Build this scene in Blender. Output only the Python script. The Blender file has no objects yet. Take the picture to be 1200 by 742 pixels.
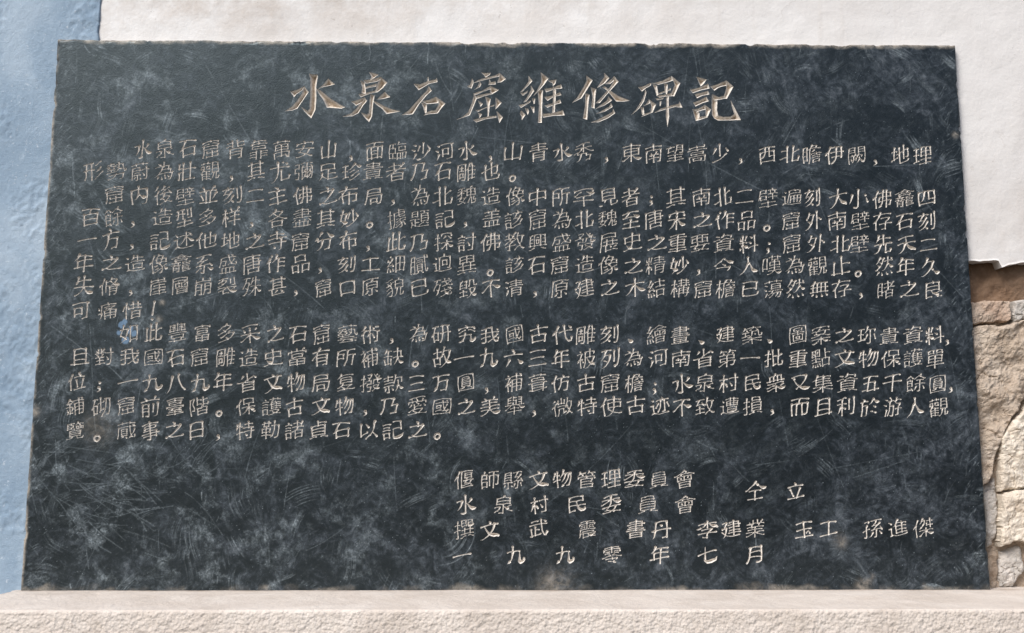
import bpy, math, random
import numpy as np

C = bpy.context.scene.collection
SC = bpy.context.scene
R = math.radians
rng = np.random.default_rng(7)

# ------------------------------------------------------------------ camera
CAM = (-0.02369, -2.16782, 0.25523); YAW, PITCH, ROLL, FPX = 0.014123, 0.143807, 0.000662, 1200.0
cam = bpy.data.cameras.new('camera'); cam.lens = 36.0; cam.sensor_width = 36.0
cam.clip_start = 0.05; cam.clip_end = 200
cam_o = bpy.data.objects.new('camera', cam); C.objects.link(cam_o)
cam_o.location = CAM
cy, sy, cp, sp = math.cos(YAW), math.sin(YAW), math.cos(PITCH), math.sin(PITCH)
fwd = np.array([sy*cp, cy*cp, sp]); rgt = np.array([cy, -sy, 0.0]); up = np.cross(rgt, fwd)
rgt, up = math.cos(ROLL)*rgt + math.sin(ROLL)*up, math.cos(ROLL)*up - math.sin(ROLL)*rgt
from mathutils import Matrix
cam_o.matrix_world = Matrix(((rgt[0], up[0], -fwd[0], CAM[0]), (rgt[1], up[1], -fwd[1], CAM[1]),
                             (rgt[2], up[2], -fwd[2], CAM[2]), (0, 0, 0, 1)))
SC.camera = cam_o

# ------------------------------------------------------------------ daylight
SUN_EL, SUN_AZ = 46, 219          # azimuth clockwise from +Y: 180 is behind the camera, 270 is left
w = bpy.data.worlds.new('World'); SC.world = w; w.use_nodes = True
nt = w.node_tree; bg = nt.nodes['Background']
sky = nt.nodes.new('ShaderNodeTexSky'); sky.sky_type = 'NISHITA'; sky.sun_disc = False
sky.sun_elevation = R(SUN_EL); sky.sun_rotation = R(SUN_AZ)
sky.air_density = 1.0; sky.dust_density = 3.0; sky.ozone_density = 1.0
nt.links.new(sky.outputs[0], bg.inputs[0]); bg.inputs[1].default_value = 0.085
sun = bpy.data.lights.new('sun', 'SUN'); sun.energy = 2.1; sun.angle = R(24); sun.color = (1.0, 0.98, 0.96)
sun_o = bpy.data.objects.new('sun', sun); C.objects.link(sun_o)
d = np.array([math.sin(R(SUN_AZ))*math.cos(R(SUN_EL)), math.cos(R(SUN_AZ))*math.cos(R(SUN_EL)), math.sin(R(SUN_EL))])
from mathutils import Vector
sun_o.rotation_euler = Vector(d).to_track_quat('Z', 'Y').to_euler()
sun_o.location = (-3, -3, 4)
SC.view_settings.view_transform = 'Standard'; SC.view_settings.look = 'None'
SC.view_settings.gamma = 1.0; SC.view_settings.exposure = 0.72

# ------------------------------------------------------------------ helpers
def survey(px, py, Y=0.0):
    """photo measurement -> point on the plane y=Y (x, z); the wall and tablet were measured this way"""
    px = np.asarray(px, float); py = np.asarray(py, float)
    a = (px-600.0)/FPX; b = (371.0-py)/FPX
    dx = fwd[0]+a*rgt[0]+b*up[0]; dy = fwd[1]+a*rgt[1]+b*up[1]; dz = fwd[2]+a*rgt[2]+b*up[2]
    t = (Y-CAM[1])/dy
    return CAM[0]+t*dx, CAM[2]+t*dz

def vnoise(x, z, s, seed):
    g = np.random.default_rng(seed).random((257, 257)).astype(np.float32)
    x = x/s+900.37; z = z/s+900.71
    i = np.floor(x).astype(int); j = np.floor(z).astype(int)
    fx = x-i; fz = z-j; fx = fx*fx*(3-2*fx); fz = fz*fz*(3-2*fz)
    i %= 256; j %= 256; i1 = (i+1) % 256; j1 = (j+1) % 256
    return (g[i, j]*(1-fx)+g[i1, j]*fx)*(1-fz)+(g[i, j1]*(1-fx)+g[i1, j1]*fx)*fz

def fbm(x, z, s, seed, oct=4, gain=0.5):
    r = 0; a = 1; t = 0
    for k in range(oct):
        r = r+a*vnoise(x, z, s, seed+k*13); t += a; a *= gain; s *= 0.49
    return r/t                                  # 0..1

def sstep(a, b, x):
    t = np.clip((x-a)/(b-a), 0, 1); return t*t*(3-2*t)

def mesh_obj(name, co, quads, mat, parent=None, attr=None, smooth=False, flat=None):
    me = bpy.data.meshes.new(name)
    co = np.asarray(co, np.float32); quads = np.asarray(quads, np.int32)
    n = len(quads)
    me.vertices.add(len(co)); me.vertices.foreach_set('co', co.ravel())
    me.loops.add(n*4); me.loops.foreach_set('vertex_index', quads.ravel())
    me.polygons.add(n); me.polygons.foreach_set('loop_start', np.arange(0, n*4, 4, dtype=np.int32))
    me.polygons.foreach_set('loop_total', np.full(n, 4, np.int32))
    me.polygons.foreach_set('use_smooth', np.full(n, smooth, bool) if flat is None else ~flat)
    me.update(calc_edges=True)
    if attr is not None:
        a = me.attributes.new('wear', 'FLOAT_COLOR', 'POINT')
        a.data.foreach_set('color', np.ascontiguousarray(attr, np.float32).ravel())
    me.materials.append(mat)
    o = bpy.data.objects.new(name, me); C.objects.link(o)
    if parent: o.parent = parent
    return o

def grid_quads(nu, nv):
    i, j = np.meshgrid(np.arange(nu-1), np.arange(nv-1), indexing='ij')
    a = i*nv+j
    return np.stack([a, a+nv, a+nv+1, a+1], -1).reshape(-1, 4)

def tag(o, label=None, cat=None, kind=None):
    if label: o['label'] = label
    if cat: o['category'] = cat
    if kind: o['kind'] = kind
    return o

class NT:
    def __init__(s, name):
        s.m = bpy.data.materials.new(name); s.m.use_nodes = True
        s.t = s.m.node_tree; s.b = s.t.nodes['Principled BSDF']
        s.geo = s.t.nodes.new('ShaderNodeNewGeometry')
    def n(s, typ, **kw):
        nd = s.t.nodes.new(typ)
        for k, v in kw.items(): setattr(nd, k, v)
        return nd
    def l(s, a, b): s.t.links.new(a, b)
    def noise(s, scale, detail=5, rough=0.6, dist=0.0, vec=None):
        nd = s.n('ShaderNodeTexNoise'); nd.inputs['Scale'].default_value = scale
        nd.inputs['Detail'].default_value = detail; nd.inputs['Roughness'].default_value = rough
        nd.inputs['Distortion'].default_value = dist
        s.l(vec if vec is not None else s.geo.outputs['Position'], nd.inputs['Vector'])
        return nd.outputs['Fac']
    def ramp(s, fac, stops):
        nd = s.n('ShaderNodeValToRGB'); e = nd.color_ramp.elements
        while len(e) < len(stops): e.new(0.5)
        for el, (p, c) in zip(e, stops):
            el.position = p; el.color = (*c, 1) if len(c) == 3 else c
        s.l(fac, nd.inputs[0]); return nd.outputs[0]
    def mix(s, f, a, b, mode='MIX'):
        nd = s.n('ShaderNodeMix', data_type='RGBA', blend_type=mode)
        for sock, v in ((nd.inputs[0], f), (nd.inputs[6], a), (nd.inputs[7], b)):
            if isinstance(v, (int, float)): sock.default_value = v
            elif isinstance(v, tuple): sock.default_value = (*v, 1)
            else: s.l(v, sock)
        return nd.outputs[2]
    def math(s, op, a, b=0.0, clamp=False):
        nd = s.n('ShaderNodeMath', operation=op); nd.use_clamp = clamp
        for sock, v in zip(nd.inputs, (a, b)):
            if isinstance(v, (int, float)): sock.default_value = v
            else: s.l(v, sock)
        return nd.outputs[0]
    def bump(s, h, strength, dist):
        nd = s.n('ShaderNodeBump'); nd.inputs['Strength'].default_value = strength
        nd.inputs['Distance'].default_value = dist
        s.l(h, nd.inputs['Height']); s.l(nd.outputs[0], s.b.inputs['Normal'])
    def set(s, **kw):
        for k, v in kw.items():
            k = k.replace('_', ' ')
            if isinstance(v, (int, float)): s.b.inputs[k].default_value = v
            elif isinstance(v, tuple): s.b.inputs[k].default_value = (*v, 1)
            else: s.l(v, s.b.inputs[k])
        return s.m

# ------------------------------------------------------------------ materials
def slate_mat():
    s = NT('dark_slate')
    at = s.n('ShaderNodeAttribute', attribute_name='wear')
    sep = s.n('ShaderNodeSeparateColor'); s.l(at.outputs['Color'], sep.inputs[0])
    dust_sheen, cut, dirt = sep.outputs[0], sep.outputs[1], sep.outputs[2]
    blue = at.outputs['Alpha']
    cloud = s.math('ADD', s.math('MULTIPLY', s.noise(5, 10, 0.66, 1.8), 0.52), s.math('MULTIPLY', s.noise(20, 9, 0.72, 2.6), 0.48))
    fine = s.noise(38, 8, 0.75, 1.5)
    c = s.math('ADD', s.math('MULTIPLY', cloud, 0.72), s.math('MULTIPLY', fine, 0.28))
    base = s.ramp(c, [(0.43, (0.0035, 0.0039, 0.0047)), (0.495, (0.0085, 0.0097, 0.0118)), (0.55, (0.028, 0.0325, 0.039)), (0.63, (0.095, 0.107, 0.122))])
    speck = s.math('GREATER_THAN', s.noise(420, 2, 0.5), 0.735)
    base = s.mix(s.math('MULTIPLY', speck, 0.25), base, (0.30, 0.31, 0.32))
    grit = s.ramp(s.noise(230, 5, 0.75), [(0.34, (0.2, 0.2, 0.2)), (0.5, (0.8, 0.8, 0.8)), (0.66, (1.7, 1.7, 1.7))])
    patchy = s.ramp(s.noise(55, 7, 0.75, 0.8), [(0.38, (0.25, 0.25, 0.25)), (0.5, (0.9, 0.9, 0.9)), (0.62, (1.5, 1.5, 1.5))])
    base = s.mix(1.0, base, s.ramp(s.noise(140, 6, 0.8), [(0.3, (0.45, 0.45, 0.45)), (0.7, (1.5, 1.5, 1.5))]), 'MULTIPLY')
    dust_sheen = s.math('MULTIPLY', s.math('MULTIPLY', dust_sheen, grit), patchy, True)
    base = s.mix(dust_sheen, base, (0.365, 0.425, 0.46))  # bluish tint also serves the painted sky sheen
    deep = dirt
    dirt = s.math('MULTIPLY', s.math('MULTIPLY', dirt, patchy), s.math('SUBTRACT', 1.0, cut), True)
    base = s.mix(dirt, base, (0.34, 0.30, 0.25))
    base = s.mix(blue, base, (0.22, 0.36, 0.55))
    cutn = s.noise(160, 4, 0.65)
    cutc = s.ramp(cutn, [(0.3, (0.42, 0.345, 0.27)), (0.5, (0.56, 0.48, 0.39)), (0.7, (0.70, 0.63, 0.55))])
    cutc = s.mix(deep, s.ramp(cutn, [(0.3, (0.54, 0.495, 0.44)), (0.5, (0.70, 0.655, 0.60)), (0.7, (0.82, 0.785, 0.73))]), cutc)
    base = s.mix(cut, base, cutc)
    rough = s.math('ADD', s.math('ADD', 0.32, s.math('MULTIPLY', c, 0.22)), s.math('MULTIPLY', dust_sheen, 0.4))
    rough = s.math('MAXIMUM', rough, s.math('MULTIPLY', cut, 0.95), True)
    s.bump(s.math('ADD', s.noise(300, 4, 0.6), s.math('MULTIPLY', fine, 1.5)), 0.25, 0.002)
    return s.set(Base_Color=base, Roughness=rough, Specular_Tint=(0.70, 0.91, 1.0), Specular_IOR_Level=s.math('SUBTRACT', 0.50, s.math('MULTIPLY', cut, 0.40)))

def white_plaster():
    s = NT('white_plaster')
    n1 = s.noise(2.2, 6, 0.6, 0.5); n2 = s.noise(30, 5, 0.65)
    base = s.ramp(n1, [(0.3, (0.74, 0.725, 0.71)), (0.6, (0.82, 0.812, 0.80))])
    base = s.mix(s.ramp(n2, [(0.62, (0, 0, 0)), (0.8, (0.25, 0.25, 0.25))]), base, (0.62, 0.57, 0.52))
    ck = s.n('ShaderNodeTexVoronoi', feature='DISTANCE_TO_EDGE'); ck.inputs['Scale'].default_value = 1.9
    wp = s.n('ShaderNodeVectorMath', operation='ADD'); nz = s.n('ShaderNodeTexNoise'); nz.inputs['Scale'].default_value = 6; nz.inputs['Detail'].default_value = 6
    s.l(s.geo.outputs['Position'], nz.inputs['Vector']); sc_ = s.n('ShaderNodeVectorMath', operation='SCALE'); sc_.inputs['Scale'].default_value = 0.35
    s.l(nz.outputs['Color'], sc_.inputs[0]); s.l(s.geo.outputs['Position'], wp.inputs[0]); s.l(sc_.outputs[0], wp.inputs[1]); s.l(wp.outputs[0], ck.inputs['Vector'])
    crk = s.math('MULTIPLY', s.math('LESS_THAN', ck.outputs['Distance'], 0.0035), s.math('GREATER_THAN', s.noise(4, 3, 0.5), 0.58))
    base = s.mix(s.math('MULTIPLY', crk, 0.22), base, (0.42, 0.38, 0.34))
    sp = s.math('GREATER_THAN', s.noise(75, 2, 0.5), 0.74)
    base = s.mix(s.math('MULTIPLY', sp, 0.4), base, (0.40, 0.37, 0.34))
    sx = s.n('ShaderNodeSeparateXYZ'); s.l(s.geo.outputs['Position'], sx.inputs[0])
    light_falloff = s.math('ADD', s.math('MULTIPLY', s.math('SUBTRACT', sx.outputs[0], -0.1), 0.45), s.math('MULTIPLY', s.math('SUBTRACT', s.noise(1.6, 7, 0.62), 0.5), 1.5), True)
    shaded = s.ramp(s.noise(5, 7, 0.65), [(0.3, (0.52, 0.485, 0.46)), (0.6, (0.64, 0.612, 0.592))])
    base = s.mix(light_falloff, base, shaded)                          # light falloff painted in: plaster colour greys toward the right
    dr = s.n('ShaderNodeMapping'); dr.inputs['Scale'].default_value = (26, 26, 1.6); s.l(s.geo.outputs['Position'], dr.inputs[0])
    base = s.mix(s.ramp(s.noise(1.0, 4, 0.6, 0.3, dr.outputs[0]), [(0.58, (0, 0, 0)), (0.75, (0.22, 0.22, 0.22))]), base, (0.55, 0.50, 0.45))
    low = s.math('MULTIPLY', s.math('SUBTRACT', 1.15, sx.outputs[2]), s.math('SUBTRACT', sx.outputs[0], 0.9), True)
    st_ = s.math('MULTIPLY', s.math('MULTIPLY', low, 6.0, True), s.ramp(s.noise(7, 7, 0.7), [(0.4, (0, 0, 0)), (0.62, (0.55, 0.55, 0.55))]))
    base = s.mix(st_, base, (0.44, 0.36, 0.29))            # brown blotches, stronger downward and toward the right end
    s.bump(s.math('ADD', s.noise(14, 6, 0.6), s.math('MULTIPLY', s.noise(120, 4, 0.6), 0.4)), 0.33, 0.006)
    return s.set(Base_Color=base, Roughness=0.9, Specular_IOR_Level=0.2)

def blue_plaster():
    s = NT('blue_limewash')
    n1 = s.noise(4, 6, 0.6, 0.8); n2 = s.noise(45, 5, 0.65)
    base = s.ramp(n1, [(0.36, (0.245, 0.335, 0.435)), (0.5, (0.31, 0.405, 0.505)), (0.64, (0.39, 0.485, 0.58))])
    base = s.mix(s.ramp(n2, [(0.58, (0, 0, 0)), (0.78, (0.5, 0.5, 0.5))]), base, (0.50, 0.61, 0.70))
    base = s.mix(s.ramp(s.noise(110, 6, 0.75), [(0.60, (0, 0, 0)), (0.68, (0.65, 0.65, 0.65))]), base, (0.60, 0.67, 0.73))
    s.bump(s.noise(170, 6, 0.75), 0.5, 0.004)
    return s.set(Base_Color=base, Roughness=0.95, Specular_IOR_Level=0.08)

def rough_mat(name, c0, c1, c2, scale=14, spot=(0.5, 0.45, 0.4), bump=0.5, bscale=130, pebble=0.0):
    s = NT(name)
    n1 = s.noise(scale, 7, 0.65, 0.6); n2 = s.noise(scale*6, 5, 0.7)
    base = s.ramp(n1, [(0.3, c0), (0.5, c1), (0.7, c2)])
    base = s.mix(s.ramp(n2, [(0.6, (0, 0, 0)), (0.8, (0.6, 0.6, 0.6))]), base, spot)
    h = s.math('ADD', s.noise(bscale, 5, 0.7), s.math('MULTIPLY', s.noise(bscale*0.2, 5, 0.6), 1.5))
    if pebble:                                             # thrown pebble-dash grain on upright faces
        sn = s.n('ShaderNodeSeparateXYZ'); s.l(s.geo.outputs['True Normal'], sn.inputs[0])
        up_ = s.math('SUBTRACT', 1.0, s.math('MULTIPLY', s.math('ABSOLUTE', sn.outputs[2]), 0.85))
        vo = s.n('ShaderNodeTexVoronoi'); vo.inputs['Scale'].default_value = 190; vo.inputs['Randomness'].default_value = 1
        s.l(s.geo.outputs['Position'], vo.inputs['Vector'])
        gr = s.math('MULTIPLY', s.math('SUBTRACT', 1.0, vo.outputs['Distance']), s.math('MULTIPLY', up_, pebble))
        h = s.math('ADD', h, gr)
        base = s.mix(s.math('MULTIPLY', s.math('GREATER_THAN', s.noise(170, 3, 0.6), 0.66), s.math('MULTIPLY', up_, 0.5)), base, (0.36, 0.29, 0.23))
        sy2 = s.n('ShaderNodeSeparateXYZ'); s.l(s.geo.outputs['Position'], sy2.inputs[0])
        jt = s.math('SUBTRACT', 1.0, s.math('MULTIPLY', s.math('ABSOLUTE', sy2.outputs[1]), 38.0), True)   # dirt gathered in the joint under the tablet
        base = s.mix(s.math('MULTIPLY', jt, s.ramp(s.noise(18, 6, 0.7), [(0.38, (0, 0, 0)), (0.6, (0.7, 0.7, 0.7))])), base, (0.33, 0.26, 0.20))
        base = s.mix(s.ramp(s.noise(3.5, 8, 0.7, 0.8), [(0.52, (0, 0, 0)), (0.68, (0.35, 0.35, 0.35))]), base, (0.50, 0.43, 0.37))
    s.bump(h, bump, 0.006)
    return s.set(Base_Color=base, Roughness=0.92, Specular_IOR_Level=0.2)

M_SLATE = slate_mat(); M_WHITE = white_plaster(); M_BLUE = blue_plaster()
M_LEDGE = rough_mat('cream_concrete', (0.53, 0.465, 0.405), (0.61, 0.545, 0.485), (0.68, 0.62, 0.56), 9, (0.50, 0.42, 0.35), 0.30, 260, 1.6)
M_MUD = rough_mat('brown_mud', (0.15, 0.092, 0.058), (0.21, 0.135, 0.088), (0.29, 0.20, 0.14), 20, (0.42, 0.33, 0.25))
M_MORTAR = rough_mat('tan_mortar', (0.26, 0.195, 0.145), (0.36, 0.285, 0.22), (0.46, 0.385, 0.315), 24, (0.30, 0.22, 0.16), 0.7)
M_PINK = rough_mat('pink_stone', (0.38, 0.27, 0.205), (0.44, 0.335, 0.26), (0.49, 0.405, 0.33), 16, (0.52, 0.30, 0.22), 0.5)
M_BEIGE = rough_mat('beige_stone', (0.41, 0.315, 0.235), (0.53, 0.435, 0.345), (0.66, 0.575, 0.485), 13, (0.64, 0.56, 0.46), 0.9, 210)
M_PALE = rough_mat('pale_stone', (0.54, 0.455, 0.365), (0.66, 0.585, 0.49), (0.73, 0.67, 0.585), 14, (0.50, 0.41, 0.32), 0.6)
M_GREY = rough_mat('grey_mortar', (0.36, 0.33, 0.30), (0.45, 0.42, 0.385), (0.52, 0.48, 0.44), 20, (0.38, 0.31, 0.25), 0.5)

# ------------------------------------------------------------------ plaster walls behind the tablet
YW = 0.017                                             # face of the white plaster
def white_wall():
    xs = np.arange(-0.95, 1.62, 0.006)
    ex, ez = survey([1100, 1140, 1152, 1163, 1172, 1173.5, 1182, 1192, 1200, 1230, 1300],
                    [306, 305.5, 306, 305, 306, 314, 311, 309, 307.5, 306, 305], YW)
    zb = np.interp(xs, ex, ez) + (fbm(xs, xs*0, 0.012, 5)-0.5)*0.006
    v = np.concatenate([[-2, -1, 0], np.linspace(0, 1, 215)])
    X, V = np.meshgrid(xs, v, indexing='ij'); ZB = zb[:, None]
    Z = ZB+np.clip(V, 0, 1)*(1.85-ZB)
    Y = YW+(0.5-fbm(X, Z, 0.25, 41, 5))*0.006+(0.5-fbm(X, Z, 0.035, 44, 3))*0.0018
    Y = Y+0.02*(V == -1)+0.06*(V == -2)
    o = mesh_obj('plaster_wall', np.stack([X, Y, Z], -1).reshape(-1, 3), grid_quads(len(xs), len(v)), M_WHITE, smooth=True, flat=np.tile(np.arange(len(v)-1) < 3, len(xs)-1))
    return tag(o, 'white plastered wall rising above and to the right of the dark tablet', 'wall')
white_wall()

def blue_wall():
    zs = np.arange(-0.62, 1.85, 0.004)
    ex, ez = survey([118, 117, 115.5, 115], [0, 20, 45, 60], 0.0135)
    xr = np.interp(zs, ez[::-1], ex[::-1])+(fbm(zs, zs*0, 0.02, 8)-0.5)*0.008
    u = np.concatenate([np.linspace(0, 1, 190), [2.0]])
    U, Z = np.meshgrid(u, zs, indexing='ij'); XR = xr[None, :]
    X = -1.65+np.clip(U, 0, 1)*(XR+1.65)
    lump = fbm(X, Z, 0.022, 61, 4); big = fbm(X, Z, 0.2, 66, 3)
    patch = sstep(0.45, 0.62, fbm(X, Z, 0.11, 77, 3))
    Y = 0.0135+(0.5-big)*0.005-(sstep(0.5, 0.8, lump))*0.0011*(0.1+patch)-(fbm(X*1.6, Z, 0.009, 71, 3, 0.6)-0.5)*0.0042*(0.35+patch)
    Y = Y+0.012*(U == 2.0)
    o = mesh_obj('blue_plaster_wall', np.stack([X, Y, Z], -1).reshape(-1, 3), grid_quads(len(u), len(zs)), M_BLUE, smooth=True)
    return tag(o, 'rough light blue painted plaster wall along the left side of the tablet', 'wall')
blue_wall()

# ------------------------------------------------------------------ concrete ledge the tablet stands on
def ledge():
    xs = np.arange(-1.012, 1.6, 0.0022)
    prof = [(0.10, 0.0)]
    n_top = 100
    for k in range(1, n_top+1): prof.append((0.10-k*(0.10+0.275)/n_top, -0.001*k/n_top))
    for k in range(1, 9):
        a = k/8*math.pi/2; prof.append((-0.275-0.007*math.sin(a), -0.001-0.007*(1-math.cos(a))))
    for k in range(1, 100): prof.append((-0.282-0.0003*k, -0.008-0.0024*k))
    prof = np.array(prof)
    X = np.repeat(xs[:, None], len(prof), 1); Y0 = np.repeat(prof[None, :, 0], len(xs), 0); Z0 = np.repeat(prof[None, :, 1], len(xs), 0)
    S = np.repeat(np.concatenate([[0], np.cumsum(np.hypot(*np.diff(prof, axis=0).T))])[None], len(xs), 0)
    front = sstep(0.33, 0.40, S)
    nz = fbm(X, S, 0.009, 91, 3); n2 = fbm(X, S, 0.0045, 95, 2); wav = fbm(X, S, 0.16, 98, 3)
    h = (nz-0.5)*(0.0014*(1-front)+0.0025*front)+(n2-0.5)*(0.0008*(1-front)+0.0028*front)+(wav-0.5)*0.006
    keep = sstep(0.0, 0.03, np.abs(Y0-0.0)) ; h = h*(0.35+0.65*keep)
    Y = Y0-h*front; Z = Z0+h*(1-front)
    X = X+(fbm(S, Y0, 0.05, 33)-0.5)*0.02*(X < -1.01)
    co = np.stack([X, Y, Z], -1).reshape(-1, 3); q = grid_quads(len(xs), len(prof))
    m = len(prof)                                            # left end cap: strip from the outline down to a back line
    cap = co[:m].copy(); cap[:, 2] = -0.26; cap[:, 0] = co[:m, 0]
    n0 = len(co); co = np.concatenate([co, cap])
    k = np.arange(m-1); q = np.concatenate([q, np.stack([k, k+1, n0+k+1, n0+k], -1)])
    o = mesh_obj('concrete_ledge', co, q, M_LEDGE, smooth=True)
    return tag(o, 'cream concrete ledge with rough stippled front carrying the dark tablet', 'ledge')
ledge()

# ------------------------------------------------------------------ broken stone wall to the right of the tablet
sw = bpy.data.objects.new('stone_wall', None); C.objects.link(sw); sw.location = (1.05, 0.08, 0)
tag(sw, 'broken tan stone wall with mud and mortar exposed at right below the white plaster', 'wall')
def put(o):
    o.parent = sw; o.matrix_parent_inverse = Matrix.Translation((-1.05, -0.08, 0)); return o
def patch_grid(name, x0, x1, z0, z1, st, yfun, mat):
    xs = np.arange(x0, x1, st); zs = np.arange(z0, z1, st)
    X, Z = np.meshgrid(xs, zs, indexing='ij')
    return put(mesh_obj(name, np.stack([X, yfun(X, Z), Z], -1).reshape(-1, 3), grid_quads(len(xs), len(zs)), mat, smooth=False))
z_mud = float(survey(1160, 355, 0.06)[1])
patch_grid('mud_layer', 0.95, 1.62, z_mud-0.02, float(survey(1160, 300, 0.06)[1])+0.02, 0.004,
           lambda X, Z: 0.046+(0.5-fbm(X, Z, 0.06, 121, 4))*0.018+(0.5-fbm(X, Z, 0.012, 122, 3))*0.004, M_MUD)
patch_grid('mortar_bed', 0.95, 1.62, -0.02, z_mud-0.005, 0.0035,
           lambda X, Z: 0.044+(0.5-fbm(X, Z, 0.05, 131, 4))*0.022+(0.5-fbm(X, Z, 0.010, 133, 3))*0.008, M_MORTAR)
def poly_dist(X, Z, P):
    """signed distance, positive inside the outline"""
    D = np.full(X.shape, 1e9); ins = np.zeros(X.shape, bool)
    for (ax, az), (bx, bz) in zip(P, np.roll(P, -1, 0)):
        ex, ez = bx-ax, bz-az
        t = np.clip(((X-ax)*ex+(Z-az)*ez)/(ex*ex+ez*ez+1e-12), 0, 1)
        D = np.minimum(D, np.hypot(X-ax-t*ex, Z-az-t*ez))
        if abs(ez) > 1e-9:
            c = ((az > Z) != (bz > Z)) & (X < ax+(Z-az)*ex/ez); ins ^= c
    return np.where(ins, D, -D)
def stone(pix, yf, mat, seed, bulge=0.012, rnd=0.012, name='stone'):
    P = np.stack(survey([p[0] for p in pix], [p[1] for p in pix], yf), -1)
    st = 0.0024; x0, z0 = P.min(0)-0.012; x1, z1 = P.max(0)+0.012
    xs = np.arange(x0, x1, st); zs = np.arange(z0, z1, st); X, Z = np.meshgrid(xs, zs, indexing='ij')
    D = poly_dist(X, Z, P)+(fbm(X, Z, 0.03, seed, 5, 0.6)-0.5)*0.016
    e = np.clip(D/rnd, 0, 1)
    Y = yf+(1-np.sqrt(np.clip(1-(1-e)**2, 0, 1)))*0.016+(0.5-fbm(X, Z, 0.05, seed+3, 4))*bulge*2+(0.5-fbm(X, Z, 0.018, seed+9, 4, 0.7))*0.006-(np.abs(fbm(X, Z, 0.055, seed+15, 5, 0.65)-0.5))*0.022+(0.5-fbm(X, Z, 0.0055, seed+19, 2))*0.0032*sstep(0.35, 0.6, fbm(X, Z, 0.06, seed+29, 3))
    crack = np.abs(fbm(X, Z, 0.07, seed+20, 3)-0.5)
    Y += 0.004*(1-sstep(0.0, 0.010, crack))
    Y = np.where(D < 0, 0.075, Y)
    q = grid_quads(len(xs), len(zs)); inside = (D > -0.004).ravel()[q].any(1); q = q[inside]
    used, inv = np.unique(q, return_inverse=True)
    co = np.stack([X, Y, Z], -1).reshape(-1, 3)[used]
    return put(mesh_obj(name, co, inv.reshape(-1, 4), mat, smooth=False))
stone([(1128, 354), (1184, 352), (1187, 377), (1128, 381)], 0.024, M_PINK, 201, 0.004, 0.004)
stone([(1187, 352), (1300, 348), (1300, 368), (1208, 371), (1189, 377)], 0.028, M_GREY, 211, 0.008, 0.006)
stone([(1128, 382), (1186, 380), (1208, 373), (1300, 370), (1300, 462), (1204, 468), (1190, 484), (1178, 505), (1170, 530), (1163, 562), (1128, 585)], 0.022, M_BEIGE, 221, 0.016, 0.006)
stone([(1172, 514), (1182, 500), (1192, 486), (1206, 472), (1300, 467), (1300, 571), (1206, 572), (1174, 576)], 0.018, M_PALE, 251, 0.010, 0.008)
stone([(1173, 578), (1205, 574), (1300, 574), (1300, 636), (1212, 640), (1196, 634), (1174, 641)], 0.017, M_PALE, 261, 0.012, 0.008)
stone([(1172, 645), (1196, 640), (1203, 668), (1190, 690), (1168, 692)], 0.034, M_GREY, 271, 0.008, 0.01)
stone([(1208, 646), (1300, 642), (1300, 700), (1206, 695)], 0.030, M_GREY, 281, 0.01, 0.01)
stone([(1150, 572), (1168, 556), (1170, 600), (1166, 640), (1155, 645)], 0.036, M_GREY, 291, 0.008, 0.008)
stone([(1150, 650), (1168, 645), (1172, 668), (1170, 694), (1154, 694)], 0.034, M_MORTAR, 296, 0.010, 0.008)

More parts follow.
